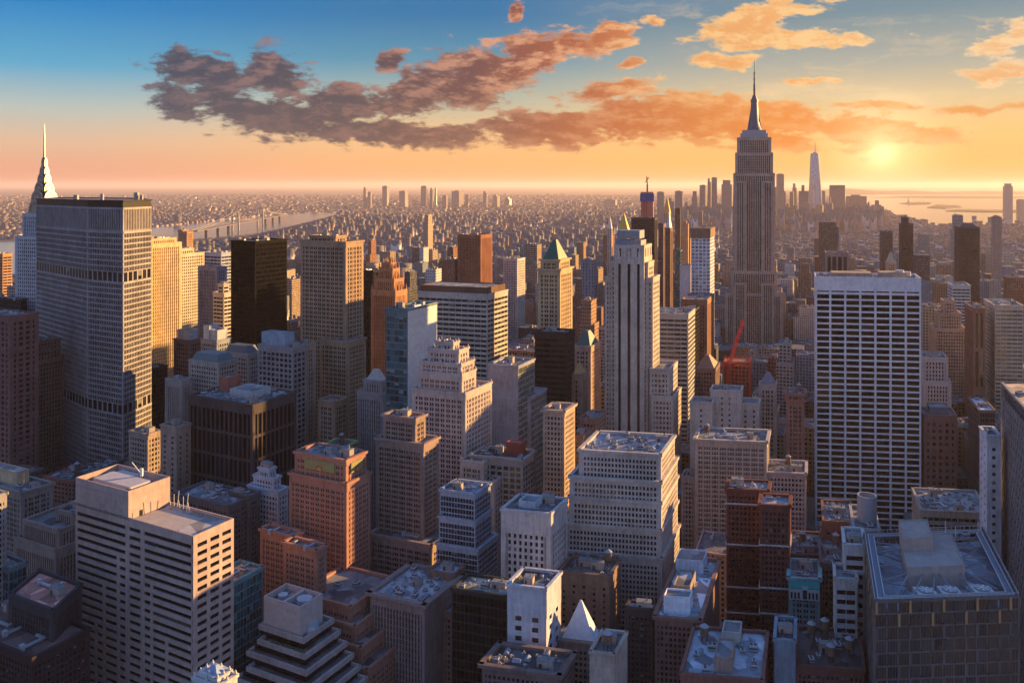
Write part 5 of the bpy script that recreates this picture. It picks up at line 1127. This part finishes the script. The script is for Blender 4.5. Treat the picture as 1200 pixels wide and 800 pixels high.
far_tower('distant_tower', 'low block right of the lone bay tower', 'the low bay block', 1194, 1203, 234, 6600, (.34, .28, .26))
BK = [(426, 430, 219, 'thin left'), (431, 435, 225, 'short left'), (448, 455, 218, 'bold grey'), (468, 477, 224, 'wide low'), (493, 500.5, 218, 'blocky dark'), (504, 508, 220, 'slim pale'), (509.5, 512, 219, 'needle thin'), (518, 524, 229, 'low brown'), (530, 542, 224, 'broad blunt'), (545, 549, 228, 'short tan'), (566, 571, 224, 'single slim'), (578, 585, 228, 'blunt orange'), (592, 599, 231, 'last low'), (670, 676, 236, 'lone mid'), (709, 724, 234, 'squat twin')]
for k, (xl, xr, y, nm) in enumerate(BK):
    R = random.Random(k+50)
    far_tower('distant_tower', f'{nm} tower of the hazy skyline across the river', f'the {nm} river skyline tower', xl, xr, y, R.uniform(9000, 10500), R.choice([(.30, .25, .25), (.36, .29, .26), (.40, .31, .26)]), ('step', 20, .1, .4) if R.random() < .4 else None, 'skyline across the river', .45, R.uniform(0, 30))
# ---- suspension bridge on the river
def bridge():
    A, B_ = np.array((*W3(276, 0, 4900)[:2], 0)), np.array((*W3(305, 0, 5550)[:2], 0)); d = (B_-A)/np.linalg.norm(B_-A); nrm = np.array((-d[1], d[0], 0)); deck = 41
    th = empty('suspension_bridge', tuple(A), 'pale suspension bridge with two twin-legged towers over the river', 'bridge'); org = tuple(A)
    S_, E_ = A-d*800, B_+d*900; b = MB()
    q = lambda p, w, z: (p[0]+nrm[0]*w, p[1]+nrm[1]*w, z)
    b.hexa([q(S_, 14, deck-5), q(S_, -14, deck-5), q(E_, -14, deck-5), q(E_, 14, deck-5)], [q(S_, 14, deck), q(S_, -14, deck), q(E_, -14, deck), q(E_, 14, deck)], 0, True); b.build('deck', plain((.16, .13, .13), .7), th, org)
    for T in (A, B_):
        b = MB()
        for w in (-18, 18): b.bar(q(T, w, 0), q(T, w*.8, 106), 4.2)
        for z in (55, 80, 104): b.bar(q(T, -16, z), q(T, 16, z), 2.2)
        b.build('tower', plain((.36, .29, .25), .7), th, org)
    b = MB()
    for w in (-14, 14):
        for (p0, z0, p1, z1, sag) in ((S_, 42, A, 105, 8), (A, 105, B_, 105, 58), (B_, 105, E_, 42, 8)):
            pr = None
            for k in range(13):
                t = k/12; p = q(p0+(p1-p0)*t, w, lerp(z0, z1, t)-sag*4*t*(1-t))
                if pr: b.bar(pr, p, .9)
                if sag > 20: b.bar(p, (p[0], p[1], deck), .5)
                pr = p
    b.build('cable', plain((.3, .26, .25), .6), th, org); b = MB()
    for k in range(3):
        for P_ in (A-d*(160+k*220), B_+d*(160+k*240)): b = MB(); b.box(P_[:2], 14, 5, 0, deck-5, 0); b.build('pier', plain((.14, .12, .12), .8), th, org)
bridge()
# ---- statue on the bay island
c = W3(1064.5, 238, 0.001); D = 260/(238.4-217)*1000; c = ((1064.5-600)/FOC*D, D, 6)
th = empty('statue', (c[0], c[1], 6), 'tiny green statue on a pedestal on the bay island', 'statue'); org = (c[0], c[1], 6); b = MB(); b.box(c[:2], 30, 30, 6, 20); b.box(c[:2], 16, 16, 20, 47); b.build('pedestal', wall(STONE), th, org)
b = MB(); b.cone(c[:2], 6, 4, 47, 66, 10); b.cone(c[:2], 4.2, 3.4, 66, 76, 10); b.cone(c[:2], 2, 2, 77, 82, 10); b.bar((c[0]+3, c[1], 74), (c[0]+6, c[1], 92), 1.2); b.build('figure', plain((.14, .28, .24), .7), th, org)
# ---------------------------------------------------------------- the rest of the city
TONES = [((.25, .12, .08), 'red brick'), ((.34, .20, .13), 'orange brick'), ((.40, .31, .23), 'tan brick'), ((.45, .40, .34), 'beige stone'), ((.27, .26, .27), 'grey'), ((.19, .13, .10), 'brown brick'),
         ((.56, .53, .49), 'white brick'), ((.38, .27, .22), 'pinkish brick'), ((.08, .08, .09), 'charcoal'), ((.33, .24, .17), 'sandy brick'), ((.20, .24, .27), 'blue-grey')]
def inside(p, poly):
    x, y = p; r = False; j = len(poly)-1
    for i in range(len(poly)):
        if (poly[i][1] > y) != (poly[j][1] > y) and x < (poly[j][0]-poly[i][0])*(y-poly[i][1])/(poly[j][1]-poly[i][1])+poly[i][0]: r = not r
        j = i
    return r
def hull_px(blocks):
    xs = [];
    for P, z0, z1 in blocks:
        for p in P:
            for z in (z0, z1): xs.append(pix(p[0], p[1], z))
    return xs
for h in HEROES:
    pts = hull_px(h['blocks'])
    h['x0'], h['x1'] = (min(p[0] for p in pts), max(p[0] for p in pts)) if pts else (0, 0)
    h['circ'] = [(sum(p[0] for p in P)/len(P), sum(p[1] for p in P)/len(P), max(math.hypot(p[0]-sum(q[0] for q in P)/len(P), p[1]-sum(q[1] for q in P)/len(P)) for p in P), P) for P, a, b in h['blocks']]
ALLC = [c for h in HEROES for c in h['circ']]
def sat(P, Q):                                              # do two convex footprints overlap?
    for A_, B_ in ((P, Q), (Q, P)):
        n = len(A_)
        for i in range(n):
            a, b = A_[i], A_[(i+1) % n]; nx, ny = b[1]-a[1], a[0]-b[0]
            if min((q[0]-a[0])*nx+(q[1]-a[1])*ny for q in B_) > -.3*math.hypot(nx, ny): return False
    return True
SHX = [-150, 0, 42, 110, 180, 230, 300, 345, 378, 395]; SHY = [345, 325, 318, 302, 290, 281, 275, 265, 256.5, 250]
R = random.Random(21); cand = []
for j in range(3, 34):
    a0 = 120+80*j+5.5; 
    for i in range(len(AVE)+6):
        s0 = (AVE+[1160, 1440, 1720, 2000, 2280, 2560])[i]+9; s1 = (AVE+[1160, 1440, 1720, 2000, 2280, 2560, 2840])[i+1]-9
        for row in (0, 1):
            s = s0
            while s < s1-8:
                w = R.choice((12, 16, 20, 24, 30, 38)); w = min(w, s1-s); dp = R.uniform(27, 33.5)
                aa = a0+(0 if row == 0 else 68.5-dp); q = [grid(s, aa), grid(s+w-.4, aa), grid(s+w-.4, aa+dp), grid(s, aa+dp)]; s += w
                c = ((q[0][0]+q[2][0])/2, (q[0][1]+q[2][1])/2); D = min(p[1] for p in q)
                h = R.lognormvariate(math.log(46 if D < 1500 else 32), .5); tone = R.choice(TONES); rr = R.random()
                if D < 250 or D > 2500: continue
                px = 600+FOC*c[0]/c[1]
                if not -60 < px < 1260: continue
                if any(math.hypot(c[0]-C[0], c[1]-C[1]) < C[2]+w and sat(q, C[3]) for C in ALLC): continue
                if inside(c, RIVER) or inside(c, HARBOR): continue
                xs = [600+FOC*p[0]/p[1] for p in q]; x0, x1 = min(xs), max(xs)
                ylim = 248 if D > 1500 else 268
                if D < 800: ylim = 420
                if 842 < px < 958: ylim = max(ylim, 402 if D < 1300 else 300)
                if 1084 < px < 1160 and 505 < D < 640: continue          # the small park
                ylim = max(ylim, np.interp(px, SHX, SHY, right=0))
                for H_ in HEROES:
                    if H_['D'] > D and H_['x1'] > x0+1 and H_['x0'] < x1-1: ylim = max(ylim, H_['yb']-4)
                zmax = CAMZ-(ylim-HOR)*D/FOC
                zz = min(h, zmax*R.uniform(.8, .97))
                if zz < 7: zz = zmax*.95
                if zz < 4: continue
                cand.append((D, q, zz, tone, rr, px))
# front-to-back cover test on a coarse picture: which of them can be seen at all, and how large
CW, CH = 600, 400; cover = np.zeros((CH, CW), bool); YY, XX = np.mgrid[0:CH, 0:CW]; YY = YY*2+1.0; XX = XX*2+1.0
def splat(P, z0, z1):
    pts = np.array([pix(p[0], p[1], z) for p in P for z in (z0, z1)])
    if len(P) < 3 or min(p[1] for p in P) < 20: return 0
    S_ = sorted(map(tuple, pts)); 
    def half(it):
        o = []
        for p in it:
            while len(o) > 1 and (o[-1][0]-o[-2][0])*(p[1]-o[-2][1])-(o[-1][1]-o[-2][1])*(p[0]-o[-2][0]) <= 0: o.pop()
            o.append(p)
        return o
    hl = half(S_)[:-1]+half(S_[::-1])[:-1]
    x0, x1 = int(max(0, pts[:, 0].min()//2)), int(min(CW, pts[:, 0].max()//2+1)); y0, y1 = int(max(0, pts[:, 1].min()//2)), int(min(CH, pts[:, 1].max()//2+1))
    if x1 <= x0 or y1 <= y0: return 0
    X, Y = XX[y0:y1, x0:x1], YY[y0:y1, x0:x1]; m = np.ones(X.shape, bool)
    for i in range(len(hl)):
        a, b = hl[i], hl[(i+1) % len(hl)]; m &= (b[0]-a[0])*(Y-a[1])-(b[1]-a[1])*(X-a[0]) >= 0
    sub = cover[y0:y1, x0:x1]; n = int((m & ~sub).sum()); sub |= m; return n*4
items = [(h['D'], 0, h) for h in HEROES]+[(c[0], 1, c) for c in cand]; items.sort(key=lambda t: t[0]); seen = []
for D, k, it in items:
    if k == 0:
        it['seen'] = sum(splat(P, a, b) for P, a, b in it['blocks'])
    else: seen.append((splat(it[1], 0, it[2]), it))
seen.sort(key=lambda t: -t[0])
NKEEP = 290-len(HEROES)
keep = [s for s in seen if s[0] >= 60][:NKEEP]; kid = {id(s[1]) for s in keep}; rest_near = [s[1] for s in seen if id(s[1]) not in kid]
CM = citym(); usedlab = set()
LM = [(h['short'], h['x0'], h['x1'], h['D'], (h['x0']+h['x1'])/2) for h in HEROES if h.get('seen', 0) > 250]
KN = {'apartment_block': 'apartment block', 'office_block': 'office block', 'loft_building': 'loft building', 'row_house': 'low building'}
def filler_label(px, D, z, q, tone, kn, feat):
    """name it by its wall, roof and the landmark nearest to it in plan"""
    py = pix(q[1][0], q[1][1], z)[1]
    order = sorted(LM, key=lambda m: abs(m[4]-px)*D/900+abs(m[3]-D)*.35)
    size = 'low' if z < 28 else ('tall' if z > 75 else 'mid-height')
    for m in order[:14]:
        for f in (feat, '', size, size+' slim' if z > 60 else 'small'):
            if m[1]-3 <= px <= m[2]+3: rel = 'standing behind' if D > m[3] else 'standing in front of'
            else: rel = ('just left of' if px < m[1] else 'just right of') if abs(m[3]-D) < 160 else ('beyond and left of' if px < m[1] else 'beyond and right of') if D > m[3] else ('before and left of' if px < m[1] else 'before and right of')
            l = f'{tone} {KN[kn]} {rel} {m[0]}' if not f else (f'{tone} {KN[kn]} with {f} {rel} {m[0]}' if f == feat else f'{f} {tone} {KN[kn]} {rel} {m[0]}')
            if l not in usedlab and 4 <= len(l.split()) <= 16: usedlab.add(l); return l
    return None
for n, (area, (D, q, z, tone, rr, px)) in enumerate(keep):
    r = random.Random(n*7+1); tc_, tn = tone
    if area > 200 and D < 700 and tn == 'white brick': tc_, tn = TONES[5]
    kn = 'row_house' if z < 22 else ('apartment_block' if rr < .45 else ('office_block' if rr < .75 else 'loft_building'))
    if area > 350 and D < 1300:
        feat = 'a water tank' if r.random() < .5 else ('a stair hut' if r.random() < .5 else 'roof machinery')
    else: feat = 'a plain roof'
    lab = filler_label(px, D, z, q, tn, kn, feat)
    if lab is None: rest_near.append((D, q, z, tone, rr, px)); continue
    org = (*bil(q, .5, .5), 0); th = empty(kn, org, lab, 'building', 'ordinary city buildings')
    kf = float(np.interp(D, [330, 480, 700], [.66, .8, 1.0])); ub = r.uniform(2.4, 3.6)*kf; uf = r.uniform(3.2, 3.9)*kf; al = r.uniform(.40, .64)
    stp = area > 300 and r.random() < .4 and z > 30
    b = MB(); zb = z*r.uniform(.72, .86) if stp else z
    b.prism(q, 0, zb, 0, ubay=ub, ufl=uf); Q = q
    if stp: Q = inset(q, r.uniform(.05, .2), r.uniform(.05, .2), r.uniform(.08, .25), .02); b.prism(Q, zb, z, 0, ubay=ub, ufl=uf)
    off = r.randrange(900); b.uv = [(u+off, v) for u, v in b.uv]
    b.build('wall', CM, th, org, (*tc_, al))
    p = MB(); parapet(p, Q, z, r.uniform(.7, 1.6), .5, 0, r.choice((0, .25, .6)))
    p2 = MB(); parapet(p2, q, zb, 1.0, .45, 0, .05)
    if area > 250 and D < 1000: p.build('parapet', wall(tuple(round(c*r.choice((1, 1.25, .8)), 2) for c in tc_)), th, org)
    if stp and area > 250 and D < 1000: p2.build('parapet', wall(tc_), th, org)
    if area > 120: clutter(th, org, Q, z, n, 4 if area < 400 else 8, 1 if feat == 'a water tank' or (feat != 'a plain roof' and r.random() < .3) else 0, 1 if feat != 'roof machinery' else 0)

# numpy boxes: everything beyond what one can tell apart, one object
def mass(name, C, Wd, Dp, Z, yaw, tone, al):
    n = len(Z); ca_, sa = np.cos(yaw), np.sin(yaw); V = np.zeros((n, 8, 3)); k = 0
    for zz in (0, 1):
        for sx, sy in ((-1, -1), (1, -1), (1, 1), (-1, 1)):
            V[:, k, 0] = C[:, 0]+ca_*sx*Wd/2+sa*sy*Dp/2; V[:, k, 1] = C[:, 1]-sa*sx*Wd/2+ca_*sy*Dp/2; V[:, k, 2] = zz*Z; k += 1
    F = np.array([(0, 1, 5, 4), (1, 2, 6, 5), (2, 3, 7, 6), (3, 0, 4, 7), (4, 5, 6, 7)]); F = (np.arange(n)[:, None, None]*8+F[None]).reshape(-1)
    me = bpy.data.meshes.new(name); nf = n*5; me.vertices.add(n*8); me.vertices.foreach_set('co', V.ravel()); me.loops.add(nf*4); me.loops.foreach_set('vertex_index', F.astype(np.int32))
    me.polygons.add(nf); me.polygons.foreach_set('loop_start', np.arange(0, nf*4, 4, dtype=np.int32))
    uv = np.zeros((n, 5, 4, 2), np.float32); off = np.arange(n)[:, None]*3.0
    for f in range(4):
        L = (Wd if f % 2 == 0 else Dp)/3.4; L = np.maximum(1, np.round(L)); H_ = Z/3.6
        uv[:, f, 1, 0] = L; uv[:, f, 2, 0] = L; uv[:, f, 2, 1] = H_; uv[:, f, 3, 1] = H_
        uv[:, f, :, 0] += off % 4000
    ul = me.uv_layers.new(name='UVMap'); ul.data.foreach_set('uv', uv.ravel())
    at = me.color_attributes.new('tone', 'FLOAT_COLOR', 'POINT'); col = np.concatenate([tone, al[:, None]], 1); at.data.foreach_set('color', np.repeat(col, 8, 0).astype(np.float32).ravel())
    me.update(calc_edges=True); me.validate(); me.materials.append(CM); o = bpy.data.objects.new(name, me); COL.objects.link(o); tag(o, kind='stuff'); return o
rg = np.random.default_rng(5); TN = np.array([t[0] for t in TONES]); FT = np.array([(.40, .25, .20), (.32, .19, .15), (.44, .31, .26), (.28, .20, .19), (.48, .38, .33), (.24, .17, .16), (.36, .22, .16), (.52, .44, .40)])
def inside_np(X, Y, poly):
    r = np.zeros(X.shape, bool); j = len(poly)-1
    for i in range(len(poly)):
        c = ((poly[i][1] > Y) != (poly[j][1] > Y)); d = poly[j][1]-poly[i][1]
        if d: r ^= c & (X < (poly[j][0]-poly[i][0])*(Y-poly[i][1])/d+poly[i][0])
        j = i
    return r
if rest_near:
    C = np.array([((q[0][0]+q[2][0])/2, (q[0][1]+q[2][1])/2) for D, q, z, t, rr, px in rest_near]); Z = np.array([t[2] for t in rest_near])
    Wd = np.array([math.hypot(t[1][1][0]-t[1][0][0], t[1][1][1]-t[1][0][1]) for t in rest_near]); Dp = np.array([math.hypot(t[1][2][0]-t[1][1][0], t[1][2][1]-t[1][1][1]) for t in rest_near])
    tag(mass('city_blocks', C, Wd, Dp, Z, np.full(len(Z), GA), np.array([t[3][0] for t in rest_near]), rg.uniform(.3, .6, len(Z))), 'remaining ordinary blocks hidden between the telling buildings', 'city blocks')
def scatter(smin, smax, amin, amax, ps_, pa_, fill):
    s = np.arange(smin, smax, ps_); a = np.arange(amin, amax, pa_); S_, A_ = np.meshgrid(s, a); S_ = S_.ravel()+rg.uniform(-.12, .12, S_.size)*ps_; A_ = A_.ravel()+rg.uniform(-.1, .1, A_.size)*pa_
    X = S_*GS[0]+A_*GV[0]; Y = S_*GS[1]+A_*GV[1]; k = rg.random(X.size) < fill; return X[k], Y[k]
WX = 1.5
def finish(name, label, X, Y, Dmin, Dmax, hmed, hs, wlo, whi, yaw, tallp=0.02, hmax=130, west=False):
    k = (Y > Dmin) & (Y < Dmax) & (np.abs(X) < .66*Y) & ~inside_np(X, Y, RIVER) & ~inside_np(X, Y, HARBOR); X, Y = X[k], Y[k]; n = X.size
    h = np.exp(rg.normal(np.log(hmed), hs, n)); t = rg.random(n) < tallp; h[t] = rg.uniform(45, hmax, t.sum()); u = X/Y
    h *= .65+.55*(np.sin(X*.0031+1)*np.sin(Y*.0019+2)+1)*(.6+.4*np.sin(X*.0009+Y*.0007)); k2 = np.sin(X*.0021-Y*.0013)*np.sin(Y*.0027+X*.0004) < .93; h = np.where(k2, h, 3.0)
    h = np.minimum(h, hmax); px = 600+FOC*X/Y; sh = np.interp(px, SHX, SHY, right=200)
    if west: h = np.maximum(4, np.minimum(h, CAMZ-(sh+1-HOR)*Y/FOC))
    dt = west & (px > 795) & (px < 1035) & (Y > 4300) & (Y < 6300) & (rg.random(n) < .16); h = np.where(dt, rg.uniform(45, 140, n), h)
    tn = FT[rg.integers(0, len(FT), n)]*rg.uniform(.7, 1.6, (n, 1))
    o = mass(name, np.stack([X, Y], 1), rg.uniform(wlo, whi, n)*WX, rg.uniform(wlo, whi, n), h, np.full(n, yaw), tn, rg.uniform(.3, .55, n)); tag(o, label, 'city'); return o
# parks and avenues leave gaps; Manhattan out to the river and the bay
X, Y = scatter(-9000, 6000, 1500, 8500, 21, 25, .88)
ri = np.array(RIVER); 
def west_of_river(X, Y):                                                   # true on the Manhattan side
    px = 600+FOC*X/Y; py = HOR+FOC*CAMZ/Y
    lim = np.interp(px, [p[0] for p in RIVER_PX[:11]], [p[1] for p in RIVER_PX[:11]]); return py > lim
mk = west_of_river(X, Y) & ~((np.mod(X*GS[0]+Y*GS[1]+4000, 270) < 20))
m1 = mk & (Y > 2450)
finish('distant_city', 'hazy mass of rooftops filling the island beyond the towers', X[m1], Y[m1], 2450, 8200, 18, .42, 10, 22, GA, .015, 70, True)
X2, Y2 = scatter(-12000, 9000, 3000, 11000, 40, 42, .9); m2 = (~west_of_river(X2, Y2) | (Y2 > 8200)) & (np.mod(X2*cos(rad(38))-Y2*sin(rad(38))+40000, 230) > 34)
finish('distant_city', 'pinkish haze of low rooftops across the river', X2[m2], Y2[m2], 3000, 10500, 9, .35, 14, 34, rad(38), .006, 50)
X2, Y2 = scatter(-18000, 16000, 8000, 23000, 88, 84, .9)
finish('distant_city', 'faint low roofs towards the horizon', X2, Y2, 10500, 22000, 9, .35, 30, 66, rad(30), .006, 45)
# towers of the avenue to the west, outside the picture: added, with heights set, for the shade they cast into it
for k, (x, y, w, d, z) in enumerate([(490, 590, 50, 40, 150), (590, 800, 55, 45, 170), (700, 640, 60, 60, 180), (620, 450, 50, 50, 150), (820, 900, 60, 50, 190), (520, 340, 50, 45, 130), (900, 700, 60, 60, 200)]):
    o = empty('office_tower', (x, y, 0), 'grey office tower on the western avenue', 'skyscraper', 'towers of the western avenue'); b = MB()
    P = [(x+cos(GA)*sx*w/2+sin(GA)*sy*d/2, y-sin(GA)*sx*w/2+cos(GA)*sy*d/2) for sx, sy in ((-1, -1), (1, -1), (1, 1), (-1, 1))]; b.prism(P, 0, z, 0); b.build('wall', CM, o, (x, y, 0), (.3, .28, .27, .5))
# ---------------------------------------------------------------- small things in the streets round the park
def tree(x, y, h, seed, label):
    r = random.Random(seed); th = empty('bare_tree', (x, y, 0), label, 'tree', 'bare trees of the small park'); org = (x, y, 0)
    t = MB(); t.cone((x, y), .35, .2, 0, h*.4, 8)
    cr = MB()
    for k in range(9):
        a = k*2.4+r.random(); z0 = h*(.3+.012*k*3); p0 = (x, y, z0); p1 = (x+cos(a)*h*.28*r.uniform(.6, 1), y+sin(a)*h*.28*r.uniform(.6, 1), h*r.uniform(.65, .95)); t.bar(p0, p1, .1)
        for m in range(26):
            c = [lerp(p0[i], p1[i], r.uniform(.45, 1.1))+r.gauss(0, h*.08) for i in range(3)]; s = r.uniform(.25, .6); d = [r.gauss(0, 1) for _ in range(3)]; e = [r.gauss(0, 1) for _ in range(3)]
            cr.quad(tuple(c), tuple(c[i]+d[i]*s for i in range(3)), tuple(c[i]+(d[i]+e[i])*s for i in range(3)), tuple(c[i]+e[i]*s for i in range(3)))
    t.build('trunk', plain((.10, .07, .05), .9), th, org); cr.build('crown', plain((.12, .075, .045), .9), th, org)
k = 0
for i in range(5):
    for j in range(2):
        x, y, _ = W3(1098+i*12, 0, 560+j*28); tree(x, y, 13+((i*3+j) % 4), i*5+j, 'brown bare tree in the small park beside the red hall'); k += 1
def vehicle(name, cat, label, x, y, yaw, L, Wd, Ht, rgb, roofc):
    th = empty(name, (x, y, 0), label, cat, 'traffic by the park'); th.rotation_euler = (0, 0, yaw)
    b = MB(); b.box((0, 0), Wd, L, .4, Ht*.55, 0, 0)
    b.build('body', plain(rgb, .35), th); b = MB(); s = .92 if name == 'bus' else .55
    c = [(-Wd*.46, -L*s/2), (Wd*.46, -L*s/2), (Wd*.46, L*s/2), (-Wd*.46, L*s/2)]; t = [(p[0]*.92, p[1]*.88) for p in c]; b.hexa([(*p, Ht*.55) for p in c], [(*p, Ht*.93) for p in t], 0); b.build('window', plain((.02, .025, .03), .1), th)
    b = MB(); b.hexa([(*p, Ht*.93) for p in t], [(*p, Ht) for p in t], 0); b.build('roof', plain(roofc, .35), th)
    for sx in (-1, 1):
        for sy in (-.32, .32):
            b = MB(); n = 12; r = .45; f = [(sx*(Wd/2+.03), sy*L+r*cos(2*pi*q/n), r+r*sin(2*pi*q/n)) for q in range(n)]; g = [(p[0]-sx*.3, p[1], p[2]) for p in f]
            b.poly(f if sx > 0 else f[::-1])
            for q in range(n): b.quad(f[q], f[(q+1) % n], g[(q+1) % n], g[q])
            b.build('wheel', plain((.02, .02, .02), .8), th)
yv = -rad(20.5)
for (px, py, nm, cat, lab, L, Wd, Ht, c1, c2) in [(1136, 518, 'bus', 'bus', 'white and blue bus on the street past the park', 12, 2.6, 3.2, (.55, .6, .7), (.7, .74, .8)), (1129, 512, 'bus', 'bus', 'second bus ahead of the white and blue bus', 12, 2.6, 3.2, (.3, .42, .6), (.6, .65, .7)),
        (1141, 532, 'parked_car', 'car', 'yellow cab near the park trees', 4.7, 1.9, 1.5, (.6, .38, .03), (.6, .38, .03)), (1143, 541, 'parked_car', 'car', 'dark car by the park trees', 4.7, 1.9, 1.5, (.05, .05, .06), (.05, .05, .06)), (1131, 525, 'parked_car', 'car', 'white car behind the bus by the park', 4.7, 1.9, 1.5, (.6, .6, .6), (.6, .6, .6))]:
    D = CAMZ*FOC/(py-HOR); vehicle(nm, cat, lab, (px-600)/FOC*D, D, yv, L, Wd, Ht, c1, c2)
